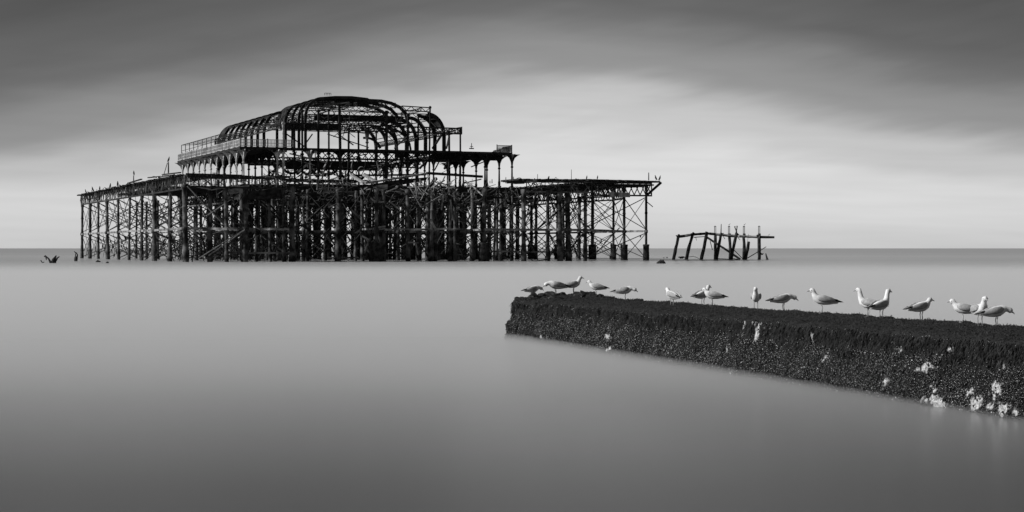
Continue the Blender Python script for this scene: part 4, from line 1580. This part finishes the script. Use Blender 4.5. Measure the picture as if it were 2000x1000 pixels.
GP = {k: gull_parts(k) for k in ('alert', 'rest', 'hunched', 'stoop')}
DESC = {'alert': 'white and grey gull with neck stretched up on the groyne',
        'rest': 'white and grey gull standing relaxed on the groyne',
        'hunched': 'white and grey gull hunched on the groyne',
        'stoop': 'white and grey gull stooping on the groyne'}
ORDG = ['first', 'second', 'third', 'fourth', 'fifth', 'sixth', 'seventh', 'eighth', 'ninth', 'tenth', 'eleventh', 'twelfth', 'thirteenth', 'fourteenth', 'fifteenth', 'sixteenth', 'seventeenth']
for gi, (px, a_n, pose, rz, sc) in enumerate(((1048, 2.0, 'stoop', 20, 0.9), (1086, 1.9, 'stoop', 195, 1.1), (1124, 2.1, 'rest', 10, 1.0), (1172, 2.2, 'hunched', 170, 0.95), (1222, 2.0, 'stoop', -10, 1.0), (1312, 1.5, 'hunched', 120, 1.0), (1375, 2.2, 'rest', 40, 1.0),
                                (1392, 2.3, 'hunched', 165, 0.95), (1474, 2.25, 'rest', -100, 1.05), (1530, 2.3, 'stoop', 10, 1.0), (1604, 2.25, 'rest', 175, 1.05), (1697, 2.2, 'alert', 150, 1.0), (1722, 2.2, 'alert', 35, 1.0),
                                (1797, 2.25, 'hunched', 20, 0.95), (1880, 2.3, 'hunched', 170, 0.95), (1912, 2.2, 'rest', -80, 1.05), (1946, 2.3, 'stoop', 5, 0.95))):
    k = (px - 1000) / F
    a_n = min(a_n * 0.7, (k * 34.3 - 0.09) / (0.954 - 0.3 * k))
    a = (k * (G0.y + gn.y * a_n) - G0.x - gn.x * a_n) / (ga.x - k * ga.y)
    p = gpos(max(a, 0.05), a_n, gtop(max(a, 0)))
    g = empty('gull', (p[0] + G0.x, p[1] + G0.y, p[2] - 0.004), R(rz))
    g.scale = (sc * 0.8,) * 3
    tag(g, DESC[pose] + ', ' + ORDG[gi] + ' from its broken head', 'gull', 'gulls standing along the groyne')
    for nm, me in GP[pose]:
        link(nm, me, g)

# small birds on the pier and the detached remnant (a few pixels each)
def small_bird_mesh(name, m, tall_):
    b = MB()
    if tall_:
        b.tube([(-0.22, 0, 0.1), (-0.1, 0, 0.26), (0.0, 0, 0.42), (0.05, 0, 0.6), (0.06, 0, 0.74), (0.1, 0, 0.8), (0.2, 0, 0.81)], [0.03, 0.1, 0.13, 0.1, 0.055, 0.05, 0.012], 8)
        for y in (-0.05, 0.05):
            b.bar((0, y, 0), (-0.02, y, 0.3), 0.03)
    else:
        b.tube([(-0.28, 0, 0.2), (-0.12, 0, 0.24), (0.04, 0, 0.27), (0.12, 0, 0.33), (0.17, 0, 0.4), (0.25, 0, 0.39)], [0.012, 0.07, 0.09, 0.065, 0.05, 0.012], 8)
        for y in (-0.03, 0.03):
            b.bar((0, y, 0), (0, y, 0.2), 0.018)
    return b.mesh(name, m, True)


SG = small_bird_mesh('perched_gull', M['bird_white'], False)
SC = small_bird_mesh('cormorant', M['bird_dark'], True)


def perch(me, name, p, rz, sc, label, cat, group):
    o = link(name, me)
    o.location = p
    o.rotation_euler = (0, 0, rz)
    o.scale = (sc,) * 3
    tag(o, label, cat, group)


def to_world(p):
    return Vector((PX + PC * p[0] - PS * p[1], PY + PS * p[0] + PC * p[1], p[2]))


pr = random.Random(6)
ORD = ['first', 'second', 'third', 'fourth', 'fifth', 'sixth', 'seventh', 'eighth', 'ninth', 'tenth', 'eleventh', 'twelfth', 'thirteenth', 'fourteenth', 'fifteenth', 'sixteenth', 'seventeenth']
for bi, px in enumerate((165, 169, 176, 181, 188, 193, 199, 207, 214, 222, 228, 234, 250, 306, 318)):
    t = t_at(px, 0.0)
    perch(SG if pr.random() < 0.6 else SC, 'perched_bird', to_world((pr.uniform(-0.2, 0.3), t, ZD + 0.02)), pr.uniform(0, 6), pr.uniform(0.8, 1.15),
          'tiny perched seabird, ' + ORD[bi] + ' along the deck edge from its far corner', 'seabird', 'seabirds along the pier deck edge')
for (px, py, lb, rz) in ((329.4, 317.5, 'dark cormorant on the tall stayed mast stub above the deck', 0.5), (261.5, 343.5, 'dark cormorant on the short lone mast stub above the deck edge', 2)):
    p = Ls(px, py, 0.3)
    perch(SC, 'cormorant', to_world(p), rz, 0.9, lb, 'cormorant', 'cormorants on mast stubs')
for (px, s, t, rz, z, lb) in ((1288, 69.3, 10.6, 0.2, 11.2, 'dark cormorant on the outermost tip of the deck'), (1277, 68.5, 10.2, 3, 11.22, 'dark cormorant beside the mast stub near the deck tip')):
    perch(SC, 'cormorant', to_world((s, t, z)), rz, 0.95, lb, 'cormorant', 'cormorants at the deck tip')
for (px, lb) in ((1146, 'dark cormorant on the splayed corner deck, nearer the thin mast'), (1167, 'dark cormorant on the splayed corner deck beside another cormorant')):
    p = L(px, 351, 4)
    perch(SC, 'cormorant', to_world(p), 1, 0.7, lb, 'cormorant', 'cormorants on the corner deck')
for px, py, dy in ((1424.2, 441, 3), (1454, 441, 3), (1501.5, 461.2, 0.9)):
    p = at(px, py, WY + dy)
    perch(SG, 'perched_gull', p, 0.2, 0.85, 'small gull on the slotted pile head beside the forked stub' if px < 1430 else 'small gull on the slotted pile head above the short leaning post' if py < 450 else 'small gull on the free end of the long broken beam', 'gull', 'gulls on the detached remnant')
p = to_world((18.5, 66, ZB + 2.75))
perch(SG, 'perched_gull', p, 1, 1.1, 'small white gull on the thin awning frame over the balcony', 'gull', None)
